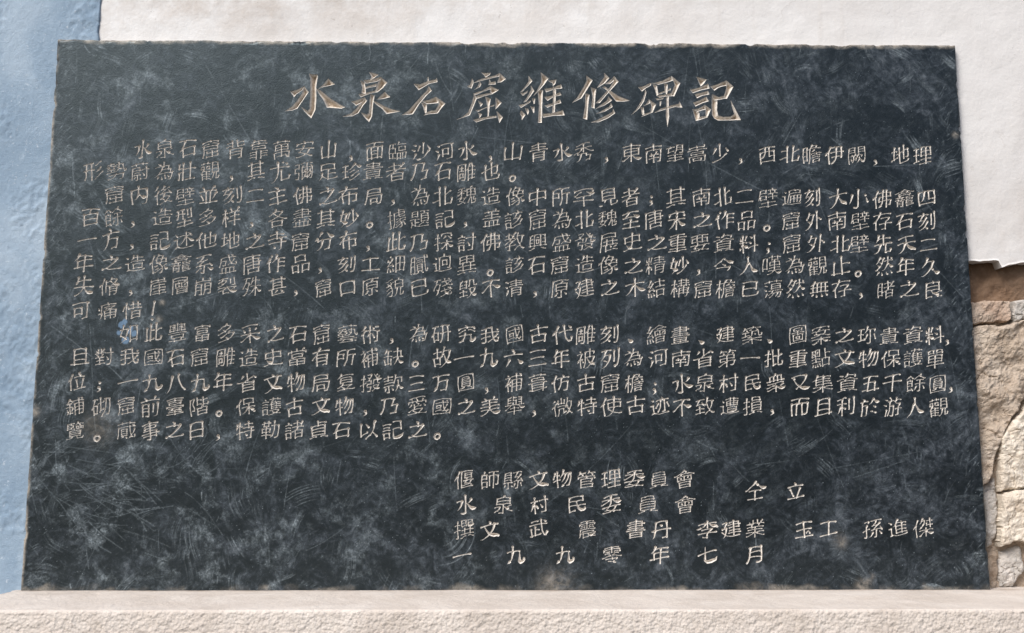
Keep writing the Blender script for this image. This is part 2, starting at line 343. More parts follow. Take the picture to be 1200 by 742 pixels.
# ------------------------------------------------------------------ the inscription
GLYPHS = """一08519151
七3889381939144911811186168628 926484650953
万36578056 805678257309 730959084911 09092423 2525313636573783 37830985 89853784
三89141014 22497649 84821682
不490848655584 48644262214311360837 874162605660 89851185
且09119111 24122486 24867686 76867612 75362536 75612561
並91110911 39723912 60126071 875882547328 155621452430 88721172 279132813172 6772678073917993
中49914908 86358674 86741274 12741234 85401340
丹91482448 24482386 23867786 77867609 760965075609 090918232348 08482348 49694274
主09119111 13724971 49714911 81431943 86724971 56725482 54824191
乃571172098013 2985264518230810 14856885 68856150 61508449 844982208013
久0610120924164233514655486274 62743176 900981146631 61385844 135232773692
之12141008 96158911451135142821 14727872 7872787074635139282118201214 527253825185 439347915185
九38666965 69656911720989099212 09092119 92249212 211932363865 38651266 38663990
也248524242812 2812370978098713 871390208927 52295291 75356536 055321562760506455688274 827482487736
事34074707 470749104991 81187948 79481748 16228022 08359235 49737873 7873796278602260 22602173 21734973 90851085
二89181018 81781878
五09133414 34144482 90133413 21537253 72537013 16828382
人13113128424846635064 50644991 50645263673174228613
今652475367643 76432043 44645754 08591259 38781259 91608860 538769728860 53875189 518947883878
他190818652889 4511510883088912 438143184511 91208912 65306591 74368234863687408872 88728171 06510857 315342554459646366678171 186513630857 28932889
仝86101410 49104949 76492349 0755115418594380 965590546275 43804986 49866275 62755187 51875291
代329022682308 912893209011 90118110 5890643770218110 13590651 91643658 135917642266 78888878
以41096124 87159209 6124693172318715 1520212445344738 19842024 83917986776169336124 53654282
仿630965087809 190818642891 52538452 845282217809 36745373 537350384017 11590853 18631159 92745374 66836291
伊298919662107 34094818543157395785 84338485 84853985 84383838 09580652 196614640958 91623262
位210820642376 91113611 71128060 48605324 206414630854 87744074 24783091 619264836782 61925894 61926496
佛69916907 190818672891 32084216 80168816 881689199038 90383338 333833443658 36588858 88588877 88773478 5191513949274216 06500857 186513630857
作61086175 210820662477 91316131 89546154 206414630854 375851765490 92755176 29932885
使299219682107 320935084914602863446391 373539355123641487089610 63438843 88438964 89643864 38643943 39436343 065414641966 92813581
保210819682887 63626308 3213462360406340 822291139414 822271366340 914369436340 634057433443 11600651 196614641160 63624163 41634188 41888687 86878663 86636362
偃200819702691 92113711 37113787 37879087 442150196926 56338420 56335132 814378336926 62556244 624458435633 46445843 62449044 1967146608560748 62558355 83558476 84765376 53765256 52566255 83665266
傑180717682491 614661346529 65296132 61326108 291233113713 921287136529 652952273713 92366736 67366529 652957363336 415335473148 81918148 065111621764 42835683 568357795266 52664765 47654963 496348594153 92596459 64596570 3371428344914893 91806680
像540760076409 289118641908 52515944663468206409 311236126629 881781267738 34264731 663477388644 294134404243 07511059 66728671 86718656 865661565251 52515256 52563956 39563974458549875092 52516158627166736985 69854987 18631059 327038726271
先070911082013282134363649 624962146410 64108810 881091218924 89491049 49494991 166324782691 827625762172
八0809192326383481 668862856279675377289309
六69418714 15163245 09659065 52774886 488646914192
其4119351912080509 910988087414 73156018 90290929 27912729 72917229 72462746 72632763 88801280
内13081374 13748674 86748610820871076411 75305251 303236364653 46535251 525148554991
分521068087212 41543937342523141409 09562064 20642254 22547654 765475247212 658976718958 277434893991
列7408840888128891 120823143526464648564864 48642265 70117408 68326880 403534342342 114522652686 10865286
利690976078509 29082985 85098789 072122482751 27512849 62336280 44382849 08624862 0685298543914889
刻8890881186087408 544641271511 52174127 123130444866 71327180 16563755 328028781656 09805680 32803481 34813388 31923388
前15081561 15614460 446044114208 42083109 84628411790871086710 64596426 15294329 15444344 91760876 32773283 68777492 219326923283
勒29682908 54698968 8968861381087008 51125821 50240824 689167506126 29394739 47394855 48551156 11561139 11392939 40924068 406829681869 18691892 08834983
勢14308230 8230791074076108 06091408301242214935 646154450843 88439444 944495519355 56808480 848084588843 28622845 7456656062645567 44571257 64646792 19701064 36704267 48760876 28772891 43871287
北36093690 913393248911 891169096112 61126089 353109210423 605769598470 35661066
千14814983 49834908 08539153 838875894983
南14081464 146450658464 846484118208 82086908 49094942 28267226 70423042 384239503755 59436356 50654991 90820982
原410944075709 57095738 57383339 33393269 32698270 82708240 82405739 22123119 90861686 168616410913 82197228 38283119 33548254 618155785470
又06111411 96118809632139442766 14857984 7984766862465133 51335330 533049313521 21842472
口16101681 16818381 83818311 17188318
古19081944 194449458044 80448008 80132013 49914945 09749174
可560969087710 78847710 19251963 19635263 52635233 52331933 09859185
史06101208251336204020 4020452949434991 9511890862114020 223930274020 49508450 84508476 84761676 16761650 16504950
各75087436 74362436 24362308 23117511 0642284754586872 964484436152545747582876 399335832981 2981287612660866 687272767282 72823583
品58075844 58448843 88438808 39093943 39431244 12441108 39131213 58138813 39882688 26882761 27617361 73617388 73883988
員34203216211112080609 60166416 64166520 6520661687089509 18361961 19618160 81608123 81236523 65236520 65206423 64233423 34233420 34203323 33231823 18231836 18368136 18488148 39882288 22882372 23727873 78737788 77883988
唐31083228 322856298228 82288208 56831583 158315450808 31118211 56835629 30428243 82438170 81703170 91562456 54935783 57839083
單49634908 91210921 49358035 80358164 81641964 19641935 19354935 19498049 22891688 16881675 16754276 42764289 42892289 62895788 57885775 57758476 84768389 83896289
嘆33093908521357185924 59246325 63256371 9409890879116624 36245924 92246624 11352935 29352981 29811182 11821027 88364136 64628662 86628748 87484248 42484262 42626462 51915173 517363717873 78737891 92853885
四12111283 12838683 86838612 86181218 38833866344830402235 784167406143 61435983
國88088788 87881187 11871108 12118711 75347729 77297123 71236132 47322228 51266132 613260386443 64435841 58415378 39562756 27562742 27424443 44434456 44563956 71586443 23687668 66807177
圓88088788 87881187 11871108 12118711 782166245930 23223424 40303927 39273424 40304032 40325832 58325930 59305932 59326932 69327058 70583058 30582933 29333932 39324030 29417041 70492949 59663366 33663275 32756476 64766668 66685966
圖11071188 11888888 88888807 88111211 49492849 28492822 28227123 71237149 71494949 44404139 41394131 41315731 57315740 57404440 49676869 68696878 68783178 31783168 31684966 49664949 22587758
地92219013850952094811 48114654 353931340626 04260626 67306663 19302090 85347834 32544554 45544758666367678872 887288418534 46834758 08683168 67916767
型08119111 50415011 81301830 86918548 854880456948 42884246 12471650 165021602288 67866760 10685368 51881388
壁08094910 49355109 51099209 82281828 155811550843 71677143 13744173 41734188 41881489 14891260 126017561844 18444244 42444260 426017601558 52538953 51689268 61856268 808282787968 52857985 79858082 80828185 81858985 72867192 71926893
壯31083191 134212210808 89104510 67106791 31430843 92594259 31641164 11641188
复951184084517 45174414 44140908 78347333712857205616 451732273131 7333333416241124 31313645 25582670 2670777079687948 79482546 25462558 78582558 2891268421821070 26848683
外64916408 05111110232035363641 36412946 29463843 384343554776 47762377 29462051 82517558 15621358 755871616561 259123771868
多60498648 8648844073295922 59225526 55265821 58215719331115081009 55264832 223326313636 3938604961556859 134842576775 456041653369 1271187036834385 438545905294 67757183 71834385
大081011092216393646555059 505948634991 91118413 505968288413 106347635059 505952639063
天91108909 89097914593449534984 4950372821140809 115347534950 49505153 51538953 85841484
失060919123422413146435045 50454991 90096919593053445045 94109009 91460946 13611768 197222752690 22748274
如09714371 4371363626211109 56105781 57818881 88818812 88175717 36243226 32263331 333126331541 2491227314461541
妙38095412682080328543 08713571 3571283320201211 2192197316701142 11423423 67916737 52754650 91548373
委08091407391146144718 2825481757186021 60216116 611686089409 1923272432363939424749524987 602169327037 92380838 06511150265739664171 41715971 5971616572589151 40710972 59719072 81911787
存7960785464436409 6409590749074809 2208214934723478 34783879 38794090 91343834 10412148 79604561 09793478 38798979
孫10081807 1807211121622468 57076308 630864116442 341239144930 79339018 07393549 81569040 86464442 797366635043 46636463 64636259 4964516962806286 11863186 31862976 428748858991
安09111608321347214926 86117614 24352836492655257614 562468466952 2836335139544468 89531153 12681381 138150818681 86818668 508147914293
宋49684908 0914282844504950 4950564876249015 885249501152 88678781 878152811281 12811167 449349915281
富49101809 82095009 50094936 82098137 81371937 19371809 18238223 37482448 24482561 25617461 74617348 73483748 24727572 11731284 128450858884 88848873 48935085
寺08606859 6859671162085108 31263619 89401140 68609160 49914960 83801880
對64097607800881118191 071312122915 29492916 29165218 14334633 62496834 42633649 36491149 48493849 18632257 45644263 15641863 9165576552710871 22712292 36713692 377942794784 16812280 10891681 47845088
小50894911460838073010 942892308548 0931174623652268 80587863
少814176396628501827110908 48914838 89518068 12522476
尤8913850979095611 56115555 061011091914363244594591 91258913 91680968 82807485 62896789
局670969078109 18538653 865386238109 18688068 80688087 80871987 198717400811 34133438 34386438 64386519 65193418
展0906081016361888 18888488 84888471 84711871 930988087216 351056136016 36373510 85307423 57376128 70382537 70637038 70389137 43384363 88542854
層09060811121916411888 18888488 84888474 84741773 34098109 81098130 81303531 35313409 80203420 42734561 45618461 84618340 83403040 30402961 29614362 57415761 45484154 69487254 71627373
山85718508 14701515 15158515 49914915
崖0906081214301666 16668966 56092208 91085708 57085629 29248424 87382638 56385657 82523152 49791778 17781689 84888378 83785178 51784992
崩080814301562 15624161 41614009 40092909 510958305862 58628661 86618509 850975087110 85295830 14304030 40461546 58468546 86888575 85751575 15751488 49914975
嵩13071434 14348534 8534860984077408 32133224 32246823 68236613 66133213 45452445 2445225424567655 76557545 75454545 08675068 49725167 51679167 84898480 84801580 15801489 49925081
工09159115 49164980 86801480
已211432108111871490238930 186818212114 78487885 78851385 78521852
布54085464 296325532617 25518451 84518419 841978176918 104019492551 4291397834753266 10769076
師68086886 22932078 20781177 11771110 12163617 36173540 35401240 772481228824 88248967 89674968 49684922 20783476 34763456 34561256 45879187
年54805408 09309130 24302558 25588458 126327812991 25808680
建16582857 2857284820220809 89095609341421220943 61916120 90303630 86434143 09862786 278616581056 10560951 41578458 84588384 83844284 36719171
彌38688966 896689128707 87077908 420742684676 65896516 65167420 742065146507 081112082310 231027312643 26430943 09431064 10642865 28652887 28870888 42154815 48155322 50305528 55285424 54245920 74207727 77277231 74208134 58345528 72427140 71406540 545048414241 82417849 81577242 495454515943 78497154 58585450 89669069 90698675 79818675 91893989
形44074485 090917242053 5809772091359436 78526443 20530853 21852153 21535453 85607852 6173647271768891 09865386
後210820542871 350866207530 9409880868186118 611859235230 43353430 43354836 48365230 75308040 80405241 52415345 565451414335 09482054 83573754 885378677568 4555476057666071687378828282 60714373 57894373 09742491
微2873227017561808 56235540 55403640 364035233008 83209210 64107624 76248320 832078268035 80357536 753671546956 69566655 665572737492 642656235215 897186488035 064511531755 65486453 64533153 32843366 33665866 58665984 46674692 92717272 09771786
惜20912008 85118544 85444844 48444808 48118511 85284828 06531074 91604160 54915460 77917760 32622875 43798979
愛0609120728094414 44144517 4517820888079410 55167233 45173327 09231423 3656384236343133 31333327 332728301423 68306933 69333833 38333842 144519482456 3842424662466550 84477854 11581169 11696969 69697581 55584664 46644667 71708869 88698858 28692680 46675076 50764488 44881487 24872483 24832283 859176924688
我30853011270819071110 781087089010 90107810 78109011 902892239011 682647134313 5991644368267415 774072346832 09344943 84507740 09639063 84818677 0885128342894988
所46881382 1382134408110906 80588008 91895783 578356344609 13674066 40664044 40441344 91585758
批2191211116080909 84647055 705570167310 73108810 881092198926 43114514 45145918 44904514 08403448 70907156 45605960 08723272
探209120131808 18081108 64086439 64396037 603764426454 41183615 911680247038 70386037 60374118 3048224619430541 894369436037 60375943 59433943 846272747074 46635874 29720872 39764087 40878887 88878976
損2291221117070809 340938085316 9508900878167416 53248824 88248862 88624662 46624624 46245324 53245317 53175616 46368736 07403448 87494649 08723372 82734873 48734889 48898489 84898574 85748273
撥199119131708 17080909 490939083709 590862087918 87097918741864266433 41615360 53605344 53443844 384436393630 36305229 52294909 64338633 86337918 30512848214618430541 63436661 66618262 89438245 82458262 38895489 5489548340612960 9561916083646692 08722672 38784572 91788472 82887582
撰09081808 180820132091 34083909 9408900876177017 56183909 35269226 52525226 76267652 31480642 89444044 40765876 58765889 58893989 398939674361 43616063 70768976 89768989 89896989 69896968706373618961 89619167 60686063 08723072
據70086207 18921811 181113080809 682348114211 712873157008 88668876 88763976 397638283111 80319014 46226532 71286833 68336532 653266366440 89377128 483464406746 67468946 08412748 66464846 61646157665484548858 806876654862 61646291 08722672 62868686
故41095111692780508473 90097225653858605563 55636191 12184018 40184046 40461247 12471211 48544047 26472691 55634957 08734473 58749273
教405128362708 27081807 742569255109 931089098316 83167425 523449310827 60636260683973377425 857379427337 6691606352532151185116450841 28533364 07654965 24662491 549149894477 44774179 417942743966 92736274 118236824179
文0610110919124729654973667474 8909472930582474 89099211 09749174 48915283
料24912407 79087991 07181029 482981369436 3831383430462348 153818452348 51596153 09584058 39883469 08861370 65785684
方511068087110 38743753313322181109 711077247951 79513752 89741174 4792499152855175
於080617391875 2310300934113854 38541855 78136918 56246223 76446651 69917084 7084668359715061 70848962 08764176 25762784 199323912784
日21092185 21857985 79857909 21147814 21507850
書78092209 78097732 77322232 22322209 78212221 08429142 49924943 84531553 19867886 78867865 78651864 08759175
會74092609 74097434 74342634 26342609 74222622 49637964 79648045 80452044 20441964 19644963 49454963 29583554 66576453 0470116933774688 947188706978 697864743674 36743478 46885191 51915885
月0809151823392486 24867886 78867812740859085610 77382339 24637763
有469441913980347829592908 295930617860 78607809 780974086109 78262926 09422959 29437843 89791079
望09094909 49395109 51099109 20248024 84391639 715176488650 86508789 87895989 598957644949 16544360 18811856 57648763 58768776 46820882 28822691
木49914908 4963425826340920 4963575671389121 116746674963 496353678967
李291135074809 48094931 90310931 6549634450384931 71502650 065710562161 94588857 8758647157814981 49604991 266439754181 41814981 41810981 90815881
村08712670 26702607 6111660874088111 81118191 072407292054 20542655 41363844 56526437 384432512655 26912671 26714171 92715171
東49084991 061111101613 941189108114622657344935 4935433429201613 49351937 19371866 18668167 81678138 81384935 81531853 89831083
样21912108 66736608 0724073215512156 91313931 32433250 21562259 225928573250 46538553 32730973 88734373 537454824991 777484918993
案49394908 061111092113 941189097814 23142917 751559255730 57305030 352144305030 08319131 07441243254442474551575183438944 5950605568616967 29592955 29554452 2154275632674069 406941744678 90684069 32680968 49851185 11851177 88788885 88855185 51854892
業49084957 9411890974155926 06111210241439244230 093156305926 59265831 58318931 18448144 86573657 36573466 34663457 34571457 64586874 24751074 228724832475 24753274 32743466 34663474 34744075 40754092 59754075 90746074 60745992 767576817885 84927885
構22912207 7308840786098747 87474648 46484608 39239323 40606659 66596623 0724073016512254 87364636 295134443437 22542951 66609260 54605491 78917860 33700970 89734473 90854285
檐21912107 3409412942735188 54108710 54105523 5523862388218710 0728073514531958 88335333 54428842 32472658 49517252 70607451 74519251 52616669 88628067 0873417345769176 71767488 74885188
款18082809 28092840 716071387336 73366836 683664235611 87127336 08141430 46204230 07404840 535261766291 86538974 89746074 1254445452555358 11684668 28912868 08834883
止09129112 22122270 53125391 53588658
此071148165221 62916214661174108912 891291149227 16121671 35153491 6256695786688968 35614961
武922390108708 87088010 80109223 92237910 081053175921 6391673971247910 17111649 35573515 90289225 52433543 09689068 77898582 48861786
殊689168487341 73416843 68436806 151311090509 15132424 73416644 6644472241173717 73419218 36602730 18463040 218718670844 444964497341 73417047 704772499149 366044615174 36603667 36671867 53875174 51748874 09883988
殘71147709880791099217 86297119 71197114 7114661650094008 7114651860295647 16162630 19673766 376632423039 30392740 274029372630 42339237 84378444 27401944 0842084519672187 84447248 91659258 92588754815572636963 6963637860805893 48566260 87746963 45786180 63799181 08883988 74938190
毀55488448 8448854181336827641652094609 900878156827 08134718 27442716 44351035 614861386827 138611841154 11544454 44544486 44863386 956492618263 82638188 81886188 618859675660 11702170 33704470 23901888
民15654865 486551445441582672118510 851088168625 49647865 78657887 78871586 15861511 151124114217 51431543 86435442
水509151604911 491143083310 942190207928634662515160 11663466 346631481727 66557968
沙47113708 37084711 47113209 12112638 8848844668225716 62386290 44743854 91558176 08632156 14902783
河84858411 8411750865086110 12092538 40356535 65356564 65644064 40644028 20560863 25831489 34869286
泉49524909 490936073109 09122322 692385139413 514064326923 11393339 333932322322 84446432 49527953 79537983 798346851983 19831954 19544952 79682068 468548935394
清690876078209 82098248 82484049 40493907 12112029 40228222 224123352131 40368236 19560963 61613160 61916161 61619160 37738673 23831588 88853485 11891588
游66087809 780978468557 38545454 545454375009 500941083611 110819341938 250935333874 3874437744853893 92376337 19580863 85578761 8761676157762976 62706878 70916979 69799279 22841189
為830980077007 893987208309 38253912 56155227 23261713 73206630 52275430 083026402846395844744975 49755294 26408939 89399242 39588157 81577939 71587375 73754975 44741175 22923483
無38203908 59216309 80239008 19211109 09339033 279122772234 40344080 58805834 77347780 12578757 09702279 87812279
然660863095921 38203908 82219008 100918222324 4233463354386858 68587257 725769606990 083512341939 87367257 193928462949 29492752 27523351 3351426846835185 18582752 3294289226851264 28713964 53719071 88818487 26844683
物26912607 821079086910 451049105315 52759175 917588328210 5315693875547975 08383846 647559574736 08551286 415852755692 11723571
特24912407 79617909 790968076210 50335725 35440936 91434443 08561171 42619161 68626892 34711271 12711284 48818781
玉08119111 49124985 18518251 86851485
珍40104608561172208432 34260820 21852124 463049295532 79515532 445049506259 09563156 669144663864 54776786 67868966 33850885
珎511057076508 650866116674 052209212125 92248349 21822126 21263526 35263831 50514127 41273526 32540954 86618975 89754975 406149755291 08833483
理36109210 66876610 32270819 20852124 89314231 66498849 88498888 88884488 44884449 44496649 30560956 88684468 08853185
甚84112111 21112039 46323620 65327324 91400840 28912840 72917240 28547254 28687268 89821182
畫92090809 20282138 21387936 79367819 78192119 21192028 49365020 79282028 91470847 49484992 84571657 18677968 79687987 79871987 08779277
異0809130834164116 621686089209 32260925 66263425 34253259 66596626 66269125 15438543 49604889 48891888 18881959 195966598160 81608188 81884988 80741874
當18098209 82098137 81371937 19371809 49365010 82231823 37482848 28482864 28647263 72637248 72483748 11641277 127726778877 88778864 267726842389 49914977 8292789172837277
痛7608820686098750 875067533650 36503608 91832283 228322461940 19402139 213920321008 610961496352 36238723 194016410737 36378737 63526458 645848634461 645876667870 12610873 38718471 51935493 54935783
發7019540948074408 18092908320835123630 36301630 163015311846 18463846 38463862 3862196410600361 82087611 502664187019 701971157611 49347934 793478277019 75645463 546352504643 8944784474467564 9463896179667564 75647670 767067745392 23632571 25712076 20762672307338814088 40881788 83777670 64817186
百21082164 216446657963 79637908 21137913 21397939 49864665 89861086
盖18100809 81108136 81361936 19361811 18119209 39103935 60106035 10494950 89495149 51494979 81641964 85801480 34803191 66807092
盛91090809 21092133 21337933 79337909 40094033 59095933 54821881 188115550942 884478446852 80716756 67566852 68526554 65545045 884491498956 254928463847 38474165 41651766 685259665392 56818981 768276887490 74906693
盡79100809 92097911 79117930 79305930 20102131 21313930 39303910 39305831 58315910 184311330633 91347845 58446338 37433839 49521051 49925051 50519051 18637964 79647887 78871887 08759175
省26082651 78087851 78514151395314500452 78112611 78252625 78382638 4053425856637374 49614891 79808970 19722885
睹51435107 84115211 10442944 29443239 3239403955458444 84448411 10151186 11863186 31863123 31231023 84285228 626062555545 41619161 62606191 73618175 81757978 79788276 827688869288 30661166 448075807978
瞻5392427241283609 87105510 8710882186235623 56235510 10151186 11862986 29862923 29231023 87335433 87425442 10442844 71524951 70597351 73519251 496153616268 28661166 9276457640722972 71767388 73885187
石398427512808 83088251 82512749 28148314 11352749 89851085
砌72856836611952095204 73098208 820886148985 89856285 1987124914461412 14203020 30203056 30561356 469047324324 47325938 124806440638 57693465 57696073 31870887
研81868108 470954235750 13481412 15573556 35563520 35201520 21861348 134808460638 57504651 92515751 57515786 89864986 36870887
秀054710462251 22512143 21436243 62436231 62318131 81317709 77096009 12092112292034293742 95488548646158704971 49874951 225139644170 41704971 09714070 89715970 8090749117851487
究12091911 15446944 69446916711174098910 89109123 31192112 311939304253 145920604271 875863715871 88738781 878151821181 11811172 518248924294
窟09080912142018371764 84102810 28102718 84108418 56385611 81368129 81293129 31293136 18478147 814781608668 86686176 096819618160 17641668 16684174 11761184 118451858884 88848877 48935185
立09119111 72605812 2660285936263823 86731473 51824792
第49084931 49314530 453049334964 0809140819114530 811377116712 16648264 82648248 82481948 194818421933 193342334530 453050338533 853384218113 507361856291 34733184 73837774 188222854784 91846185 18822392
管80092509 25092653 26537552 75527438 74382538 80098025 80252525 13551464 14645065 447448735164 51648664 86648755 199218850974 608572847874 18852984 29843276 547860856191 44853084 73849085
築49084929 061212113420 921289117615612357284929 492949384443 444350535267 52677966 796679468243 82439244 92449252 492943293924 91310931 324139414443 08452448 09662266 22662449 244939494443 65536056 38662466 777473767084 317428782784 209219860876 43764977 928519851583 599258875383
精49075049 50498648 864886128408 74078408 21082143 21431844 184421602191 0718082614411844 50238523 323033352941 85365036 18442247 22472941 32580858 92604360 67616791 29683488 12700886 88734873 45858985
系351039084909 49095042 68318914 3531303017171114 765178468738 144126433349 33492942 294250427846 64695663466144563349 21614661 2663286742804485 128616842384448577918489
細070910281330 89098986 89864986 49864909 24132128 49158915 68866815 37173331 094031733278 12413544 37413254 49508950 22631163 11631371 23912186
結50075039 50398539 85398608 09290809 50118511 22282412 33303816 32543939 094113421547 15471641 16413643 15471644 16441547 15473376 48568856 68566891 26641063 10632491 91794579
縣64087209 29392911 29112108 62116408 56437443 74437209 53145931 92148631 09161428 46204227 48390839 42394189 41891388 13881339 87539341 74448946 857463496144 13524252 82578753 59647264 72647461 42641364 70865964 42761376 9189869056855186
繪09290708 84094809 84098433 84334833 48334809 21292310 36162932 84214821 35383153 33431242 31711242 66628862 88628844 88444543 45434462 44626662 66436662 754978568156 56495455 21572363 23631064 10642491 957689756390 6390457632743171 557377738278
缺911081206943 689167466943 69435514 39413914 10411116 11163919 25182580 914672466943 694366465146 84468475 84755275 08554155 08671481 39811481 14811592
罕49514908 09318931 78512251 11611560 22633974 87606174 88768786 87861286 12861275
美060911082211392144334834 48344848 93108708691456265333 53334834 44331134 54338934 48480948 91485048 50484978 18638263 13788678 327932862493 71916579
者30107810 30102942 37447843 78437810 78273027 093637444151 45604857 48574553 90600960 456043614391 626164678588 71756980 69801880
而7209810886118565 85651465 14651408 37113764 61116164 48864565 09869186
背23082452 24527752 77527609 76096207 23247724 23387738 36923663 58916064 6064856389649070 36690965 588084878986 36841184
脩52468546 8546840982067406 52075150 51503451 2493258917651808 85225222 34243480 85345234 06480857 95538649 86498753 875373595674 58848483 8483848171635554 176412620857 347044705277 52775674 56745481 548159856192
膩080607101241 180921072808 280829132988 29881288 12881242 12422941 431139083408 62176908 7691775182178611 86119111 911194189224 431147144620 46204222 42224248 42486449 64496621 66216221 62216217 62176121 61214620 65304230 65394239 68583958 29651365 66674267 908892869178 91783978 84919088
臨48074838 48386438 64386409 74087438 74389138 91389108 48136313 91137513 39141014 10141086 10863986 27402714 11403840 38403864 38641064 71505551 55515568 55688568 85688551 85517150 27642786 89825080 549455915080
至91110911 49494911 18368236 8457766274676474 75621660 3886368023662160 11868886
致951090098216 72265210 06144720 27182750 72268216 36744460 44606059 6059654171337226 7133743478438473 44391039 6391576252594952 40631261 12612285 61749173 46860886
臺09099109 49285009 18198219 20396339673872307928 23297030 70307032 30303838 79396838 88408848 88481248 12481140 49582258 22582268 22687866 78667758 77584958 16768476 49925078 09879187
興08091610 89107815 21133421 76166422 08319131 26891485 14851631 64316388 63883588 35883531 84318588 85887388 51634463 44634544 45445545 55455563 55635163 26491549 84497349 15682668 85687468 54754475
舉49084942 83201820 06311030213829463151 92328832803771466851 68510851 68353135 92516951 32911886 18861952 42524263 56525673 56734374 43744391 81528288 82886789 67648164 18643264 31771877 82776877 43865786
良921187097514 46152110 45467846 78467882 78822182 21822110 73156421 64217315 7315652751324446 44462246 893783376527 78642264 51834992
萬75088508 85088536 85361436 14361407 65287414 28184919 69204920 49204873 48732173 21732148 21487848 78487972 79724972 21607860 32913280 67916780 10868986
葺76497608 23140813 931989162413 24132349 75262326 75382338 90490949 48732273 22732261 22617862 78627773 77734873 32913282 66916682 89860986
蔚29063608 36083632 827182137908 79087007 14544955 49554869 48691468 146812280811 19122422 51134822 62416927 20335133 24444744 92555855 32913278 66916679 90850985
蕆761582089009 61086714 902192149009 47185212 91671567 156714330811 67147118 71187615 761572207427 74277127 712768356471 28143620 28352856 28565256 52565224 52242924 29242835 865382397427 53352835 28465346 76788573 85738567 32913280 66916680 90850985
蕩72068108 810885168530 8530563046163409 11091923 601170247129 542944302922 22311923 402844314740 31419241 19460953 82618172 81724372 43724251 42518150 81508261 82614361 127115712267 32803291 66806691 09869186
藝910686066416 71157209 72091607 25083421 08216721 67217115 71156821 68219221 20317931 09382840 28532939 293953395844 55688068 806882478839 88399241 92419151 584466536674 38624854 48544449 44491249 12491053 10532160 21602164 66535559 47643864 38643862 38623764 37640964 28652873 14734273 66926683 91860886 32923286
衆49085033 0714181441264926 92168814741951334946 062915284138 884084407434 12472245494679518649 91600860 21602183 218346837883 78837960 40824060 59825960 46834893
術30712571 257117541807 4991496947664908 71098210 83608210 68315752 384042524755 08481754 30713468656871619261 08742493 59866578 74859085
被210821503074 30740774 450949085611712480368651 865184534653 91098611 866489748878 88784678 467844323610 535354456527712475178611 11410632 30492844 28443435 11411545214827463049 67546791 17912186
裂94118909691855344950 30105614 30283010 082329274035 86337125 43414035 08419141 085113502655386346744678 467826780870 87918653 86537452 21693163 31633158 67866764 207626792989 11895389
補42074261 42618861 886188128608 86087808 200819472974 29740974 64916408 88284328 194712420633 19472747 27473237 43448844 28473454 89793978 87868979 18912186 78918786
西14081564 15648464 84648508 85141514 153624363041 85386139 61396085 304138563985 89850985
要46174413381117080809 910984085916 59166120 61205717461743202823 28232827 28272022 91387138 71386120 3888385441524146393932362827 09387038 61541554 15541573 15738473 84738453 84536154 61546188 10888988
見593859186209 6209870891139122 14090809 04100809 35382238 22382289 22897789 77897838 78383638 36383122 22557755 77722272
覽3417321320080608 91158808 8808620859125921 34173622 36222223 22232451 24517649 76497523 752339233417 23327632 23417641 47601260 12601289 12894689 67608960 89608971 89715772 57725660 56606760 31693160 67726760 78607872 128031814278 42784170 41701270 748078767872 65945279 608870877480 31813189 71869187
觀15061441 34473511 351149115508 5508581164216740 922194189209 92098009 79408009 15113412 48241524 15354735 0837144118532156 67406041 60416088 60888689 86898741 87416740 16473447 48473547 35473254 87576057 23611060 10600973 09732273 22732361 34613473 34734773 47734860 48603660 60738773 19921981 39923981 08865086
討770964075811 12081236 12363536 35363613 36131213 79917709 62345450 11493649 12623662 91694769 39750875 24852191
記12123613 36133535 35351135 11351108 85545353 535354135809860991149223 38491049 86498686 86865286 36631263 41770777
該11081136 11363436 34363512 121334134008460969237926 792682368744 4531543466448063 34491149 50537153 71537050 545464777179 12623462 38750875 64784778 71799178 6593689171867179 20912385
諸6460645453435408 11133213 32133236 32361136 11361108 85115411 85118544 8544554443393840 85285428 32491149 42619161 11623262 64606391 75618886 35750875 817676804780 19922285
護751855093909 9309890874127214 72147518 11133213 32133236 32361136 11361108 543055246218 44308230 823082247518 50397140 91397141 71417168 71688968 49615039 32491149 88495049 50694961 49614863 48634259 496151598859 32621162 70695069 71686677 5069517557815792 36750875 78817892 92864286 18922287
豐08099109 35093224 69246409 32247724 77247838 78382238 22382225 22253224 10489048 85898459 84591459 14591489 32913259 49934959 67916759 41692269 57697669 24784078 75785978 23874087 58877687
貌190830083311 91219109 910981087610 76107645 5945562149124209 2662354337283311 08183535 09373150 50635080 50808880 88808746 87465146 51465063 26621961 19611764 17641758 17580856 407431692662 87635063 12731764 26783169 058213813691 67816891
貞0909140834164016 9308850869156116 49915070 50707970 79707924 79242224 22242169 21694970 21397939 21547954 88844984
貴0609120734144114 9308850765146014 2232215223547953 79537821 78212321 23212232 78322232 78432243 09644964 49915164 51649164 49747774 77747886 78862387 2387227624744974
資4016341612080609 5915671686089408 22342258 22587957 79577822 78222322 23222234 78342234 22467846 39583964 39646273 926484636273 317111650566 81768479 46843878 468449868586 85868479 14892985 51934684
足24303916550989089512 090924302545 50605012 84385038 50602160 21602087 20878186 81868160 81605060
述12140908 96159111481037132519 121419192519 08562256 22562221 22212519 62236291 6268566352543631 62686563696275568936 357358736268 62686573 65738973 11882274 84827490
迹921146092219 22192156 21560857 21200909 62217122 712272267278 557852414123 92418461 32413444 35464162 91783678 65796091 11851981
逈951390094909381124181817 11121817 181721202153 21530954 38233878 387859798878 88788724 872482227623 57635263 52635239 52397239 72397262 72625763 22771386 59796193
造21183511470988099412 21180911 21182153 21530854 67244224 42244246 42468246 82468224 82246724 34606261 62916261 62619160 377243804691 43808780 09881981
進96149010580941112119 10112119 10532153 21532119 91264226 42264069 68766827 86434243 86604260 31623467406948915293 68764377 89767076 70766689 068911892178
